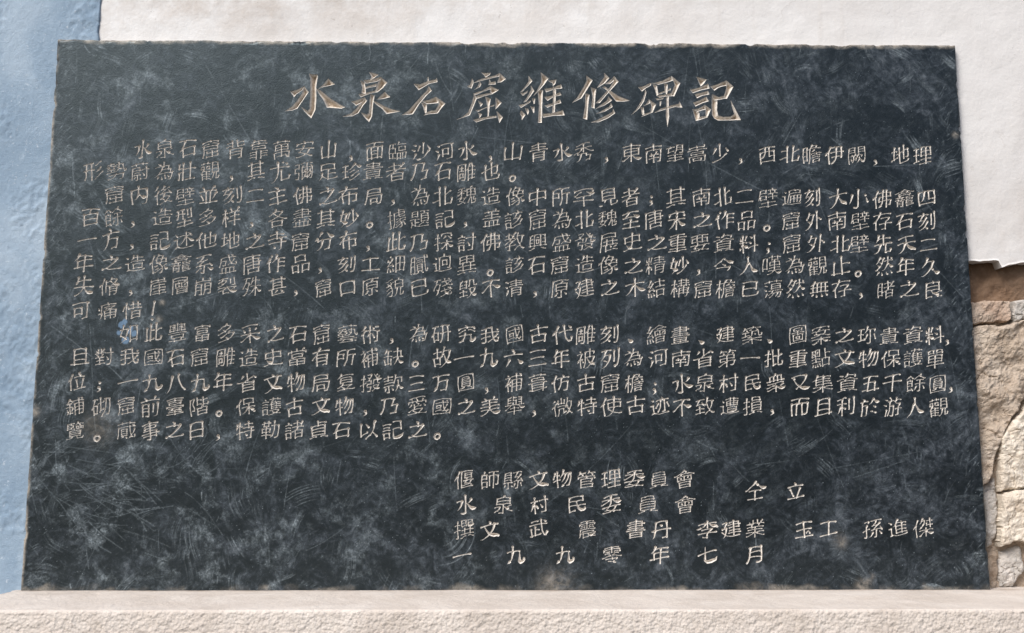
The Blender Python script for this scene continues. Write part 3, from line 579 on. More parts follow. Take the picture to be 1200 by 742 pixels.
遍121608110805 9109450934122020 20201216 81228520 852088238855 88554555 45554421 08582058 20582020 59555923 73237355 38683125 45398839 61916583 65838683 86838668 86683868 38683883 38836284 16852277
遭11150907 94149111461038122122 21221115 80338044 80444143 4143412342217921 79218033 08552154 21542122 80334133 69926955 69558454 84548674 867484753674 36743654 36546954 52915255 36648564 15832174 31869086
采495349444539 45394942 494249404908 4539171610130714 45395740742385159114 10454445 44454539 453956459045 26601873 77687260 49644773 44764773 13858489
重08094910 91094911 49114987 16248524 19502063 20638162 81627937 7937213719391950 80501950 91740974 819149871688
鋪49084963 49638963 896389118708 87087809 68916908 37170812 24152467 14241138 322536383940 88294929 88464946 09493649 33671467 14671372 2487188113720768 24873976 397645789278 24922487 87898093
闕12071288 12884188 41884164 41641263 77098408 840888118888 88885788 57885763 57638763 770967276230 62306239 51136229 445641473644 364436273015 53455239 52394838 48384726 47262526 25262438 23467447 74477237 534557485856 29522755 41761276 87765876
階11081188 11883088 30882364314531372932 45108510 45104441 44416041 604162506853 85108541 85416142 45268526 29322132 92638956 895675557158 71587091 61604358 43584391 70759083 61794379
集49084937 05111109291840244230 94118910751559245729 09315729 57319131 52452144 53825246 52468844 20752144 81582158 066820752892 81702170 53822583 85825682 56825291
雕080611311188 11884688 4688461242093211 610759676691 92136113 779180827813 22263626 36263644 36442245 22452120 61339033 61539153 38572057 29782957 596451584758 36712171 62749173
零67075711 57116017 601752133319 743072246822 74302030 523052374641 063817384449 943984385349 38571957 80576157 49634889 48891689 11661178 11788878 88788966 22673867 61677867 82894988
震080914181630 31293109 310954115815 88491849 18491630 16305430 54305624641871157417 74177313 731381109210 882383237417 91305529 82392839 16894889 48894958 38591959 60598059 11681278 12788878 88788868 21683868 78686068 82894988
青23082448 24487648 76487608 76086008 76232323 23357635 09604961 49915160 51609160 81731973 85861686
靠39083944 60086043 08163816 92166016 12283828 60288828 38391039 60399039 49642164 2164205322518053 80537964 79644964 09751775 17751778 17781875 18758975 49915076 299424911778 24888386
面14071466 146645668565 85658508 85131413 35653513 63136365 35316331 63483548 45664885 09859085
題080714251438 900936111425 28492816 471951196630 87237828 44332833 87498674 86745674 56745636 56368636 86368749 57498749 46490849 57618761 14761489 14893989 39894063 40631463 14631476 40761476 69757187 52889188
餘13130806 590864076909 69096963 13363436 34363463 34631363 13631314 13142616 29273613 84329116 52324516 32192717 91444844 33501350 54638463 23732564 447149726486 64867383 73836990 69907494 94718872 07731985 73838872 37762688 26881985
魏92148908 89087308 73087138 71386640 09404039 4039311914090509 40141527 1527183823412446 6882696666405416 91258126 833980308126 91258932 40394442 68828881 88818849 88495149 51495181 51816681 668169927494 06551359 26542688 26721359 87655265 366428682672 447428742672 267224740874 11873990
點11210707 56085644 564471458844 88448808 21222210 31243412 88125612 47144322 38264322 46340832 26892734 71457191 09474447 26894489 44894460 44601060 10601089 10892689 36803368 16801970 92707170
龕14071633 16334233 42334107 41073207 57155908 59086906880791089213 29093207 86155715 57305715 15164216 57238423 15244224 85305730 57305838 5838843886398446 84465847 58475854 385439483641 36410841 48413741 21412054 10542054 28592864 28642264 22642473 247374737671 76717464 74642964 29642854 28542054 38542954 29542859 28592460 38544654 58548954 0678137735844289 42895092648490779479 64846381 63813681 36813584"""
ROWS = """173 182|水167 泉193 石220 窟247 背276 靠303 萬330 安357 山385 ，411 面439 臨466 沙493 河521 水547 ，574 山601 青631 水658 秀684 ，710 東740 南766 望791 嵩817 少844 ，868 西899 北926 瞻951 伊978 闕1004 ，1025 地1055 理1081
200 202|形109 勢136 蔚164 為192 壯219 觀246 ，271 其300 尤328 彌356 足384 珍412 貴437 者464 乃492 石519 雕546 也575 。600
228 232|窟134 内163 後191 壁217 並244 刻272 二299 主325 佛355 之384 布408 局438 ，461 為492 北519 魏547 造575 像604 中630 所657 罕684 見713 者739 ；762 其792 南822 北847 二872 壁900 遍928 刻952 大982 小1006 佛1034 龕1060 四1086
254 259|百106 餘133 ，156 造190 型216 多243 样271 ，295 各325 盡354 其382 妙409 。433 據465 題492 記521 ，545 盖576 該602 窟630 為658 北685 魏712 至739 唐766 宋793 之823 作849 品875 。899 窟927 外954 南981 壁1008 存1034 石1060 刻1086
281 286|一102 方130 ，155 記187 述215 他242 地270 之298 寺325 窟352 分380 布408 ，431 此464 乃491 探520 討547 佛575 教603 興630 盛658 發686 展713 史741 之769 重794 要820 資848 料877 ；900 窟928 外957 北985 壁1007 先1035 天1062 二1088
308 312|年98 之130 造158 像186 龕212 系239 盛267 唐295 作323 品352 ，375 刻406 工434 細464 膩491 逈518 異547 。574 該603 石629 窟656 造685 像713 之742 精768 妙796 ，818 今848 人877 嘆904 為931 觀958 止985 。1006 然1036 年1061 久1090
335 339|失98 脩128 ，153 崖185 層211 崩238 裂266 殊295 甚325 ，347 窟379 口407 原434 貌463 已491 殘519 毀548 不575 清602 ，627 原656 建685 之714 木744 結769 構797 窟824 檐850 已879 蕩906 然932 無960 存986 ，1009 睹1038 之1065 良1093
364 364|可95 痛126 惜155 ！178
390 393|如151 此180 豐208 富237 多265 采293 之322 石349 窟377 藝407 術434 ，459 為490 研517 究547 我574 國603 古631 代659 雕686 刻714 、739 繪769 畫797 、822 建850 築881 、902 圖935 案962 之989 珎1016 貴1042 資1070 料1095 ，1110
418 420|且94 對122 我152 國180 石206 窟234 雕264 造291 史320 當348 有376 所405 補433 缺461 。486 故518 一544 九572 六602 三630 年657 被687 列715 為742 河771 南798 省825 第852 一879 批907 重935 點962 文990 物1018 保1044 護1070 單1096
448 449|位90 ；116 一150 九178 八206 九234 年261 省290 文320 物347 局376 复405 撥434 款461 三488 万517 圓546 ，570 補602 葺630 仿657 古687 窟715 檐743 ；767 水799 泉826 村854 民882 衆909 又937 集964 資993 五1020 千1046 餘1073 圓1099 ，1114
476 476|鋪88 砌119 窟148 前176 臺205 階233 。256 保288 護318 古345 文376 物404 ，428 乃456 愛489 國518 之546 美574 舉603 ，626 微659 特688 使716 古745 迹773 不799 致826 遭855 損882 ，905 而937 且965 利992 於1019 游1046 人1072 觀1100
504 503|覽88 。113 蕆148 事176 之204 日230 ，255 特287 勒317 諸345 貞373 石400 以431 記460 之489 。512
563 561|偃544 師574 縣601 文631 物659 管687 理716 委743 員772 會802
574 575|仝885 立932
593 590|水545 泉590 村632 民676 委716 員759 會803
622 619|撰544 文574 武631 震688 書745 丹775 李829 建857 業885 玉942 工971 孫1023 進1052 傑1082
650 650|一541 九604 九662 零717 年773 七829 月885"""
TITLE = """330 80 11.41;365,70 420,85 470,82 485,100 462,250 465,400 455,550 395,672 330,610 255,515 350,570 372,540 385,300 380,130;112,310 200,290 300,240 285,290 200,345 165,388;298,232 362,318 300,410 210,540 140,565 40,575 140,510 200,440 270,340;620,135 712,215 640,235 560,250 480,280 560,215;460,270 520,295 660,410 790,490 855,520 800,540 600,525 560,430 500,350
400 80 11.41;370,50 430,65 500,85 440,130 375,165 400,110;255,165 310,190 325,260 330,345 270,330 275,250;290,160 400,150 530,115 520,160 470,180 320,205;525,115 615,190 560,260 480,325 450,310 480,210;315,250 400,225 470,205 465,245 400,255 320,275;225,345 300,335 380,315 460,295 480,320 380,340 260,388;385,345 445,365 425,480 412,640 370,722 310,660 260,590 340,620 365,600 375,470;130,445 200,430 310,390 300,440 260,465 195,503;310,385 345,435 290,500 230,600 150,640 0,650 120,610 200,540 260,450;580,315 655,385 560,410 470,420 520,370;410,430 470,450 560,500 680,550 795,575 700,595 600,612 540,540 470,490
465 80 11.41;220,205 310,215 420,170 520,150 532,125 545,185 430,210 290,295;408,115 424,115 428,215 408,215;425,235 470,300 400,360 300,480 215,615 60,628 150,570 240,470 330,370 400,300;320,450 400,480 402,590 375,600 350,520;330,440 440,420 520,380 560,420 560,465 400,480;520,378 652,470 600,530 545,605 500,590 560,480;355,635 395,585 460,565 530,560 570,580 540,605 420,615
530 80 11.41;385,55 450,65 515,60 500,90 445,125 420,90;262,130 280,165 285,200 258,272 195,245 240,220;270,205 350,155 460,120 560,100 630,65 630,110 520,135 400,165 300,195;630,62 718,142 660,185 595,195 620,140;365,175 390,215 370,250 295,290 340,240;495,140 515,185 575,175 585,215 480,225 490,190;275,340 400,300 515,235 530,275 420,310 310,360;515,240 625,290 580,320 530,350 500,310;310,375 420,345 530,325 540,345 420,375 330,410;290,345 330,400 290,500 235,630 40,697 150,640 210,590 260,470;440,375 515,410 500,500 488,640 470,650 465,500;340,430 410,475 375,520 365,480;305,560 360,555 450,520 565,485 560,505 440,535 345,583;578,390 662,460 610,520 575,553 580,470;335,590 400,610 385,640 360,670 355,620;275,690 380,665 480,645 590,635 590,660 450,680 320,725;590,570 678,655 650,700 630,735 605,650
600 80 11.41;220,100 275,170 220,230 140,310 105,325 170,250 220,180;105,325 160,330 215,295 200,330 145,368;250,225 298,300 250,370 190,445 150,460 210,370 250,290;85,490 160,480 255,425 240,460 120,530;120,560 183,620 130,698 125,640 105,610;170,530 215,540 228,580 210,630 190,580;245,510 300,515 300,590 285,600 265,550;265,400 310,405 305,470 290,480;385,55 490,135 430,220 370,290 280,378 330,300 390,190;340,290 415,290 405,480 400,730 345,730 360,500;475,165 540,160 595,150 580,210 545,240 540,200;545,230 590,290 582,450 572,590 535,600 545,440;430,275 540,260 655,215 675,270 570,280 455,322;430,385 540,365 640,320 662,360 560,380 475,437;430,500 540,470 640,415 662,465 560,490 475,528;395,610 540,600 680,560 708,630 560,635 415,660
665 80 11.41;250,95 338,162 290,240 190,400 55,468 130,390 220,240 255,160;235,330 295,352 278,500 265,690 205,672 235,500;310,250 385,280 372,400 362,540 315,520 335,380;490,60 560,130 500,200 390,270 440,190 490,120;490,210 560,170 625,105 640,150 570,210;625,105 685,178 600,270 520,360 430,465 370,468 440,400 530,300 600,200;460,250 500,240 560,290 680,370 835,432 760,445 650,445 590,370 520,290;545,375 600,428 500,495 370,545 440,490 530,430;580,460 607,515 500,580 370,612 440,580 560,510;610,540 640,600 540,670 420,720 305,725 400,690 540,620 600,580
735 80 10.6;135,235 200,225 285,185 300,180 295,215 230,250 185,290;225,260 240,300 210,410 150,500 40,592 110,510 180,400 215,310;165,480 205,490 215,570 185,580;180,480 230,450 270,385 290,430 240,455;270,385 360,450 320,540 290,555 300,470;172,607 215,565 300,540 325,545 240,580;310,180 370,215 390,330 365,340 345,270;320,185 440,155 550,95 580,150 500,175 385,205;550,95 660,185 620,270 585,350 535,335 590,210;455,180 505,200 500,300 490,330 470,300;385,310 450,285 545,245 540,270 450,305 400,325;360,340 450,330 540,310 585,345 480,350 400,365;350,375 400,375 460,365 440,385 370,397;400,400 425,410 415,470 400,470;325,560 420,500 520,470 640,440 650,410 688,490 600,480 500,505 400,535;480,330 518,350 515,450 522,600 500,735 480,600 485,450
800 80 11.41;185,115 250,130 322,150 280,210 240,245 215,190;95,285 200,265 340,205 362,270 260,290 135,333;160,345 240,330 340,300 358,350 270,365 190,402;140,460 220,430 315,380 352,440 270,465 170,512;130,545 190,560 225,600 230,690 175,705;150,550 220,535 295,490 330,550 270,560 200,580;295,490 380,548 340,640 310,660 305,560;175,705 215,650 330,640 340,655 230,690;365,240 450,220 580,165 620,230 540,240 480,260 425,300;580,160 680,245 640,320 590,410 545,390 580,280;390,345 480,385 560,365 600,400 520,415 440,430 400,400;390,345 385,480 390,620 420,670 470,697 600,697 780,692 640,420 660,520 690,610 640,645 540,650 475,630 460,560 465,440 430,400"""
EXTRA = {'玉': ['6030 6838 7627'.replace(' ', '')]}
GL = {}
for ln in GLYPHS.split('\n'):
    GL[ln[0]] = [np.array([(int(t[i:i+2]), int(t[i+2:i+4])) for i in range(0, len(t), 4)], float)/100 for t in ln[1:].split()]
for k, v in EXTRA.items():
    GL[k] = GL[k]+[np.array([(int(t[i:i+2]), int(t[i+2:i+4])) for i in range(0, len(t), 4)], float)/100 for t in v]
GL['又'] = [g for g in GL['又'] if not (g[:, 0].max() < 0.2 and g[:, 1].max() < 0.3)]
GL['，'] = [np.array([(.50, .22), (.56, .14), (.42, .02)])]
GL['、'] = [np.array([(.38, .26), (.46, .18), (.52, .06)])]
GL['；'] = [np.array([(.50, .52), (.55, .45)]), np.array([(.50, .22), (.56, .14), (.42, .02)])]
GL['！'] = [np.array([(.60, .95), (.54, .30)]), np.array([(.50, .12), (.52, .06)])]
GL['。'] = [np.array([(.5+.13*math.cos(a), .15+.14*math.sin(a)) for a in np.linspace(0, 2*math.pi, 11)])]

# the face of the tablet as a fine survey grid: 2.0 m wide, 1.187 m tall
HW, HT = 1.0, 1.18705
NX, NZ = 1500, 892                                   # coarse cells; each splits in four where the chisel went
fx = np.linspace(-HW, HW, NX*2+1).astype(np.float32); fz = np.linspace(0, HT, NZ*2+1).astype(np.float32)
dxf = fx[1]-fx[0]; dzf = fz[1]-fz[0]
cut = np.zeros((len(fx), len(fz)), np.float32); owner = np.zeros((len(fx), len(fz)), np.int16)
PX = 0.00184                                          # metres per photo pixel on the tablet

def carve(ax, az, aw, bx, bz, bw, oid, k=1.7, dmax=0.006):
    r = max(aw, bw)
    i0 = max(int((min(ax, bx)-r+HW)/dxf)-1, 0); i1 = min(int((max(ax, bx)+r+HW)/dxf)+2, len(fx))
    j0 = max(int((min(az, bz)-r)/dzf)-1, 0); j1 = min(int((max(az, bz)+r)/dzf)+2, len(fz))
    if i1 <= i0 or j1 <= j0: return
    X = fx[i0:i1, None]; Z = fz[None, j0:j1]; ex, ez = bx-ax, bz-az
    t = np.clip(((X-ax)*ex+(Z-az)*ez)/(ex*ex+ez*ez+1e-12), 0, 1)
    dep = np.minimum((aw+(bw-aw)*t-np.hypot(X-ax-t*ex, Z-az-t*ez))*k, dmax)
    c = cut[i0:i1, j0:j1]; m = dep > c
    c[m] = dep[m]; owner[i0:i1, j0:j1][m] = oid

def brush(st, rr, loose=1.0):
    """a plain stroke -> the points and half-widths a writing brush would leave"""
    st = st.copy(); ch = st[-1]-st[0]
    if abs(ch[0]) > abs(ch[1])*1.15:
        if ch[0] < 0: st = st[::-1]
    elif ch[1] > 0: st = st[::-1]
    ch = st[-1]-st[0]; L = np.hypot(*np.diff(st, axis=0).T).sum(); ang = math.degrees(math.atan2(ch[1], ch[0]))
    s = np.concatenate([[0], np.cumsum(np.hypot(*np.diff(st, axis=0).T))]); n = 9
    t = np.linspace(0, 1, n); P = np.stack([np.interp(t*s[-1], s, st[:, 0]), np.interp(t*s[-1], s, st[:, 1])], -1)
    if L < 0.17:
        W = 0.014+0.044*t if ch[0] > 0 else 0.056-0.044*t
        if abs(ang) < 25: W = 0.032+0.012*t
    elif ang > -28:                                   # across
        W = 0.022+0.014*np.exp(-(t/0.10)**2)+0.034*np.exp(-((t-0.95)/0.07)**2)
        P[:, 1] += 0.022*np.sin(t*math.pi)
    elif ang < -108:                                  # left-falling
        W = 0.007+0.042*(1-t)**0.9+0.018*np.exp(-(t/0.1)**2)
        P += (P[-1]-P[0])*(0.10*t**2)[:, None]; P[:, 1] -= 0.03*np.sin(t*math.pi)
    elif ang > -68 and L > 0.24:                      # right-falling, with a foot
        W = np.where(t < 0.8, 0.016+0.078*(t/0.8)**1.5, 0.094-0.086*(t-0.8)/0.2)
        P[:, 1] += np.where(t > 0.7, 0.16*(t-0.7), 0); P[:, 0] += np.where(t > 0.7, 0.30*(t-0.7), 0)
    elif ang > -68:
        W = 0.020+0.034*t
    else:                                             # down
        W = 0.033+0.026*np.exp(-(t/0.10)**2)+0.010*np.exp(-((t-1)/0.1)**2)
    u_ = P-0.5; P = 0.5+u_*(1.04-0.62*np.abs(u_[:, :1]*u_[:, 1:]))
    P[:, 1] += 0.20*(P[:, 0]-0.5)                      # rows of strokes climb to the right
    P += (rr.random(2)-0.5)*0.034*loose; a_ = rr.normal()*0.045*loose; c_ = P.mean(0); P = c_+(P-c_)@np.array([[1, a_], [-a_, 1]])
    return P, W

rr = np.random.default_rng(3)
EMX, EMY = 24.6, 23.2
line_names = []
char_ids = []
next_id = [0]
def write_row(row):
    ys, chars = row.split('|'); y0, y1 = map(float, ys.split())
    ids = []; char_ids.append(ids)
    for tok in chars.split():
        next_id[0] += 1; oid = next_id[0]; ids.append(oid)
        ch, x = tok[0], float(tok[1:])
        y = (y0+(y1-y0)*(x-90)/1000 if abs(y1-y0) > 0 else y0)+rr.normal()*0.5
        G = GL[ch]; k = 1.06 if len(G) < 9 else (0.92 if len(G) < 14 else (0.78 if len(G) < 20 else 0.66))
        if ch in '，。；、！': k = 1.15
        sx, sy_ = EMX*(1+rr.normal()*0.04), EMY*(1+rr.normal()*0.045); rot = rr.normal()*0.03
        if ch in '口日工之二一四': sy_ *= 0.9
        for st in G:
            P, W = brush(st, rr, min(1.0, 7/len(G)))
            if ch == '。': W = np.full(len(W), 0.04)
            ux, uy = (P[:, 0]-0.5), (P[:, 1]-0.5)
            X, Z = survey(x+(ux-rot*uy)*sx, y-(uy+rot*ux)*sy_)
            W = W*25*PX*k*0.95
            for a in range(len(P)-1):
                carve(X[a], Z[a], W[a], X[a+1], Z[a+1], W[a+1], oid)

def write_title():
    oid = 0
    for blk in TITLE.strip().split('\n'):
        head, *polys = blk.split(';'); ox, oy, sc = map(float, head.split()); oid += 1
        for pl in polys:
            q = np.array([tuple(map(float, p.split(','))) for p in pl.split()])
            X, Z = survey(ox+q[:, 0]/sc, oy+q[:, 1]/sc); P = np.stack([X, Z], -1)
            i0 = int((X.min()+HW)/dxf)-1; i1 = int((X.max()+HW)/dxf)+2; j0 = int(Z.min()/dzf)-1; j1 = int(Z.max()/dzf)+2
            GX, GZ = np.meshgrid(fx[i0:i1], fz[j0:j1], indexing='ij')
            D = poly_dist(GX.astype(float), GZ.astype(float), P)
            dep = np.minimum(D*1.7, 0.013)
            c = cut[i0:i1, j0:j1]; m = dep > c
            c[m] = dep[m]; owner[i0:i1, j0:j1][m] = oid
    return oid
n_title = write_title()
rows = [r for r in ROWS.strip().split('\n') if r]
next_id[0] = n_title
for r in rows: write_row(r)

# ------------------------------------------------------------------ wear on the tablet's face (dusty wipe arcs, scratches, chips) plus painted sky sheen
cx_ = fx[::2].astype(float); cz_ = fz[::2].astype(float)
CX, CZ = np.meshgrid(cx_, cz_, indexing='ij')
dust_sheen = np.zeros(CX.shape, np.float32)
def splat(x, z, v):
    u = (x+HW)/(2*HW)*NX; w_ = z/HT*NZ
    i = np.floor(u).astype(int); j = np.floor(w_).astype(int); fu = u-i; fw = w_-j
    ok = (i >= 0) & (i < NX) & (j >= 0) & (j < NZ); i, j, fu, fw = i[ok], j[ok], fu[ok], fw[ok]
    v = np.broadcast_to(v, x.shape)[ok]
    for di, dj, wt in ((0, 0, (1-fu)*(1-fw)), (1, 0, fu*(1-fw)), (0, 1, (1-fu)*fw), (1, 1, fu*fw)):
        np.maximum.at(dust_sheen, (i+di, j+dj), (v*wt).astype(np.float32))
def smear(cx0, cz0, rad, a0, a1, nl, width, inten):
    for k in range(nl):
        off = rng.normal()*width; r_ = rad+off
        b0 = a0+rng.normal()*0.15*(a1-a0); b1 = a1+rng.normal()*0.25*(a1-a0)
        n = max(int(abs(b1-b0)*abs(r_)/0.0006), 4); a = np.linspace(b0, b1, n); t = np.linspace(0, 1, n)
        f = np.sin(np.clip(t, 0, 1)*math.pi)**0.7*(0.5+0.9*fbm(a*abs(r_), np.full(n, off), 0.012, int(rng.integers(1e6)), 2))
        splat(cx0+r_*np.cos(a), cz0+r_*np.sin(a), inten*rng.uniform(0.3, 1.0)*f)
ang_f = lambda x, z: float(fbm(np.array([x]), np.array([z]), 0.35, 355, 2)[0])*9.0
for k in range(1700):
    x0 = rng.uniform(-1, 1); z0 = rng.uniform(0, HT)
    # wiping is thickest in the upper left, along the borders, and below the text
    edge = min(1-abs(x0), HT-z0, z0+0.05)
    p = 0.35+0.5*(x0 < -0.45)+0.4*(z0 > 0.95)+0.5*(edge < 0.08)
    if rng.random() > p: continue
    rad = rng.uniform(0.03, 0.25); a = ang_f(x0, z0)+rng.normal()*0.5+(math.pi if rng.random() < 0.5 else 0); da = rng.uniform(0.010, 0.055)/rad
    smear(x0-rad*math.cos(a), z0-rad*math.sin(a), rad, a, a+da, int(rng.integers(4, 20)), rng.uniform(0.002, 0.010), rng.exponential(0.16)+0.05)
for k in range(420):                                    # hatching along the left and right borders
    side = -1 if rng.random() < 0.62 else 1
    x0 = side*(1-rng.uniform(0.0, 0.05)); z0 = rng.uniform(0.02, HT); L = rng.uniform(0.006, 0.022); a = rng.uniform(0.5, 1.1)
    n = 40; t = np.linspace(0, 1, n)
    splat(x0-side*L*t*math.cos(a)*-1, z0+L*t*math.sin(a)*-side*-1, rng.uniform(0.15, 0.5)*np.sin(t*math.pi))
for k in range(260):                                    # long thin scratches all over
    x0 = rng.uniform(-1, 1); z0 = rng.uniform(0, HT); L = rng.exponential(0.06)+0.01; a = rng.choice([rng.uniform(0, 3.14), rng.normal(1.57, 0.12)])
    n = int(L/0.0006)+4; t = np.linspace(0, 1, n); c = rng.normal()*0.12
    splat(x0+L*t*math.cos(a)-c*L*t*t*math.sin(a), z0+L*t*math.sin(a)+c*L*t*t*math.cos(a), rng.uniform(0.12, 0.42)*(1-0.5*t))
def line(pts, v):                                       # scratches one can point to
    q = np.array(pts, float); s = np.concatenate([[0], np.cumsum(np.hypot(*np.diff(q, axis=0).T))]); t = np.arange(0, s[-1], 0.25)
    X, Z = survey(np.interp(t, s, q[:, 0])+0.3*np.sin(t*0.21), np.interp(t, s, q[:, 1])); splat(X, Z, np.full(len(t), v*0.62))
for k in range(60):                                     # the scribbled patch in the lower left
    x0 = rng.normal(135, 34); y0 = rng.normal(575, 24); L = rng.uniform(25, 75); a = rng.normal(0.06, 0.45); c = rng.normal()*0.22
    t = np.linspace(0, 1, 14); line(np.stack([x0-L/2+L*t*math.cos(a), y0+L*t*math.sin(a)+c*L*(t*t-t)], -1), rng.uniform(0.22, 0.6))
for k in range(9):
    cx0, cy0 = rng.normal(238, 14), rng.normal(535, 12); ra, rb = rng.uniform(18, 42), rng.uniform(8, 20); a = np.linspace(rng.uniform(0, 3), rng.uniform(4, 7), 40); tl = -0.7
    line(np.stack([cx0+ra*np.cos(a)*math.cos(tl)-rb*np.sin(a)*math.sin(tl), cy0+ra*np.cos(a)*math.sin(tl)+rb*np.sin(a)*math.cos(tl)], -1), rng.uniform(0.2, 0.42))
for pts, v in [([(84, 178), (86, 205), (88, 232)], .75), ([(60, 382), (85, 400), (110, 420)], .6), ([(122, 425), (135, 436), (146, 447)], .85), ([(105, 380), (108, 430), (109, 470), (112, 505)], .5),
               ([(87, 405), (63, 422)], .45), ([(52, 520), (140, 532)], .45), ([(65, 515), (66, 548)], .7), ([(50, 530), (88, 530)], .55), ([(45, 560), (72, 592), (100, 630), (130, 648)], .5),
               ([(432, 50), (434, 62), (433, 70)], .9), ([(501, 45), (502, 60), (501, 75)], .95), ([(410, 165), (410, 188)], .95), ([(423, 178), (420, 187)], .7), ([(411, 142), (411, 148)], .8),
               ([(443, 88), (443, 98)], .5), ([(112, 640), (88, 690)], .3), ([(66, 170), (88, 175), (150, 172)], .3), ([(434, 372), (438, 392), (440, 410)], .6), ([(463, 371), (463, 378)], .9),
               ([(634, 424), (634, 436)], .9), ([(700, 600), (725, 617)], .5), ([(236, 577), (236, 586)], 1.0), ([(255, 676), (254, 684)], 1.0), ([(82, 684), (83, 690)], .9), ([(836, 565), (836, 590)], .5),
               ([(886, 631), (885, 642)], .95), ([(1000, 360), (996, 372)], .4), ([(960, 552), (1085, 528)], .3), ([(1000, 560), (1060, 540)], .35), ([(820, 320), (900, 300)], .2), ([(230, 352), (270, 338)], .5),
               ([(200, 362), (260, 345), (300, 340)], .35), ([(260, 190), (340, 195)], .25), ([(445, 190), (470, 186), (495, 186)], .5), ([(640, 115), (640, 100)], .3), ([(560, 150), (550, 170)], .5),
               ([(520, 480), (535, 505), (560, 512)], .35), ([(430, 318), (465, 322)], .4), ([(885, 545), (925, 540)], .4)]:
    line(pts, v)
den = sstep(0.40, 0.75, fbm(CX, CZ, 0.16, 301, 3))
bx, bz = survey([440, 620], [610, 630])
den = den+1.4*np.exp(-((CX-bx[0])/0.22)**2-((CZ-bz[0])/0.07)**2)
pick = np.where(rng.random(CX.shape) < 0.0042*(0.25+den))
np.maximum.at(dust_sheen, pick, rng.uniform(0.15, 0.75, len(pick[0])).astype(np.float32)**1.5)
dust_sheen *= 0.85
sky_sheen = sstep(0.52, 0.80, fbm(CX+0.04*fbm(CX, CZ, 0.08, 5), CZ, 0.045, 311, 6, 0.72))*0.19*(0.3+1.5*sstep(-0.6, 1.0, -CX))  # stronger toward the left: sky reflection painted into the stone's colour
streak = sstep(0.50, 0.82, fbm(CX*0.8+CZ*0.6, (CZ*0.8-CX*0.6)*4.5, 0.09, 321, 6, 0.7))*0.05
dust_sheen = np.clip(dust_sheen+sky_sheen+streak*sstep(0.35, 0.6, fbm(CX, CZ, 0.2, 331)), 0, 1)
# dirt: pale worn border, cement smeared along the foot, worn top edge
ed = np.minimum(np.minimum(CX+1, 1-CX)+0.001, HT-CZ)
nE = fbm(CX, CZ, 0.03, 341, 4)
dirt = 0.75*(1-sstep(0.000, 0.007, (CX+1)-0.004*nE))*sstep(0.22, 0.5, fbm(CX*0, CZ, 0.05, 345))*1.2
dirt = np.maximum(dirt, 0.85*(1-sstep(0.0, 0.011, HT-CZ-0.014*(nE-0.4)))*sstep(0.25, 0.5, nE))
dirt = np.maximum(dirt, (1-sstep(0.0, 0.011, CZ-0.022*(nE-0.45)))*0.50*sstep(0.3, 0.7, fbm(CX, CZ*0.5, 0.05, 347, 4)))
for px_, py_, r_, v_ in [(1012, 690, 0.014, 0.8), (1018, 683, 0.008, 0.5), (1022, 676, 0.006, 0.3), (985, 634, 0.012, 0.4), (1120, 158, 0.006, 0.8), (650, 690, 0.03, 0.5), (40, 482, 0.010, 0.7), (190, 355, 0.005, 0.9), (186, 374, 0.006, 0.6), (115, 500, 0.03, 0.25)]:
    qx, qz = survey(px_, py_); dirt = np.maximum(dirt, v_*np.exp(-(((CX-qx)**2+(CZ-qz)**2)/r_**2)**1.0)*(0.4+1.0*fbm(CX, CZ, 0.006, 351, 2)))
blue = np.zeros(CX.shape)
for px_, py_, r_ in [(143, 381, .010), (152, 386, .010), (147, 399, .010), (157, 391, .008), (146, 377, .007), (140, 390, .008)]:
    qx, qz = survey(px_, py_); blue = np.maximum(blue, sstep(0.40, 0.62, np.exp(-((CX-qx)**2+(CZ-qz)**2)/r_**2)*(0.5+fbm(CX, CZ, 0.006, 361, 3)))*0.5)

# ------------------------------------------------------------------ build the tablet
tablet = bpy.data.objects.new('stone_tablet', None); C.objects.link(tablet)
tag(tablet, 'large dark slate tablet engraved with rows of Chinese writing, standing on the ledge', 'stone tablet')
FX, FZ = np.meshgrid(fx, fz, indexing='ij')
Yc = 0.0007*(fbm(CX, CZ, 0.3, 401, 3)-0.5)
bev = lambda dd, wid, dep: np.clip(1-dd/wid, 0, 1)**1.6*dep
nB = fbm(CX, CZ, 0.05, 411, 4)
chipL = bev(CX+1, 0.003+0.007*sstep(0.45, 0.8, nB), 0.005); chipR = bev(1-CX, 0.003+0.004*sstep(0.5, 0.8, nB), 0.004)
chipT = bev(HT-CZ, 0.003+0.008*sstep(0.5, 0.8, nB), 0.005)
Yc = Yc+np.maximum(np.maximum(chipL, chipR), chipT)
def up2(a):                                             # coarse lattice -> fine lattice
    o = np.zeros((a.shape[0]*2-1, a.shape[1]*2-1), np.float32)
    o[::2, ::2] = a; o[1::2, ::2] = (a[1:]+a[:-1])/2; o[:, 1::2] = (o[:, 2::2]+o[:, :-2:2])/2
    return o
rough = (fbm(FX.astype(float), FZ.astype(float), 0.0035, 421, 2)-0.5)*0.0012
Yf = up2(Yc)+cut+np.where(cut > 0.0006, rough, 0)
cutm = sstep(0.0, 0.0006, cut)
ragL = (fbm(fz.astype(float), fz*0.0, 0.04, 431, 5, 0.6)-0.5)*0.003; ragR = (fbm(fz.astype(float), fz*0.0, 0.05, 433, 5, 0.55)-0.5)*0.003
ragT = (fbm(fx.astype(float), fx*0.0, 0.05, 435, 6, 0.7)-0.5)*0.008
def chips(s, n, w0, w1, d0, d1, hi):
    o = np.zeros(len(s))
    for k in range(n):
        c, w_, d_ = rng.uniform(0, hi), rng.uniform(w0, w1), rng.uniform(d0, d1)
        o = np.maximum(o, d_*np.clip(1-np.abs((s-c)/w_)**rng.uniform(1.2, 3), 0, 1))
    return o
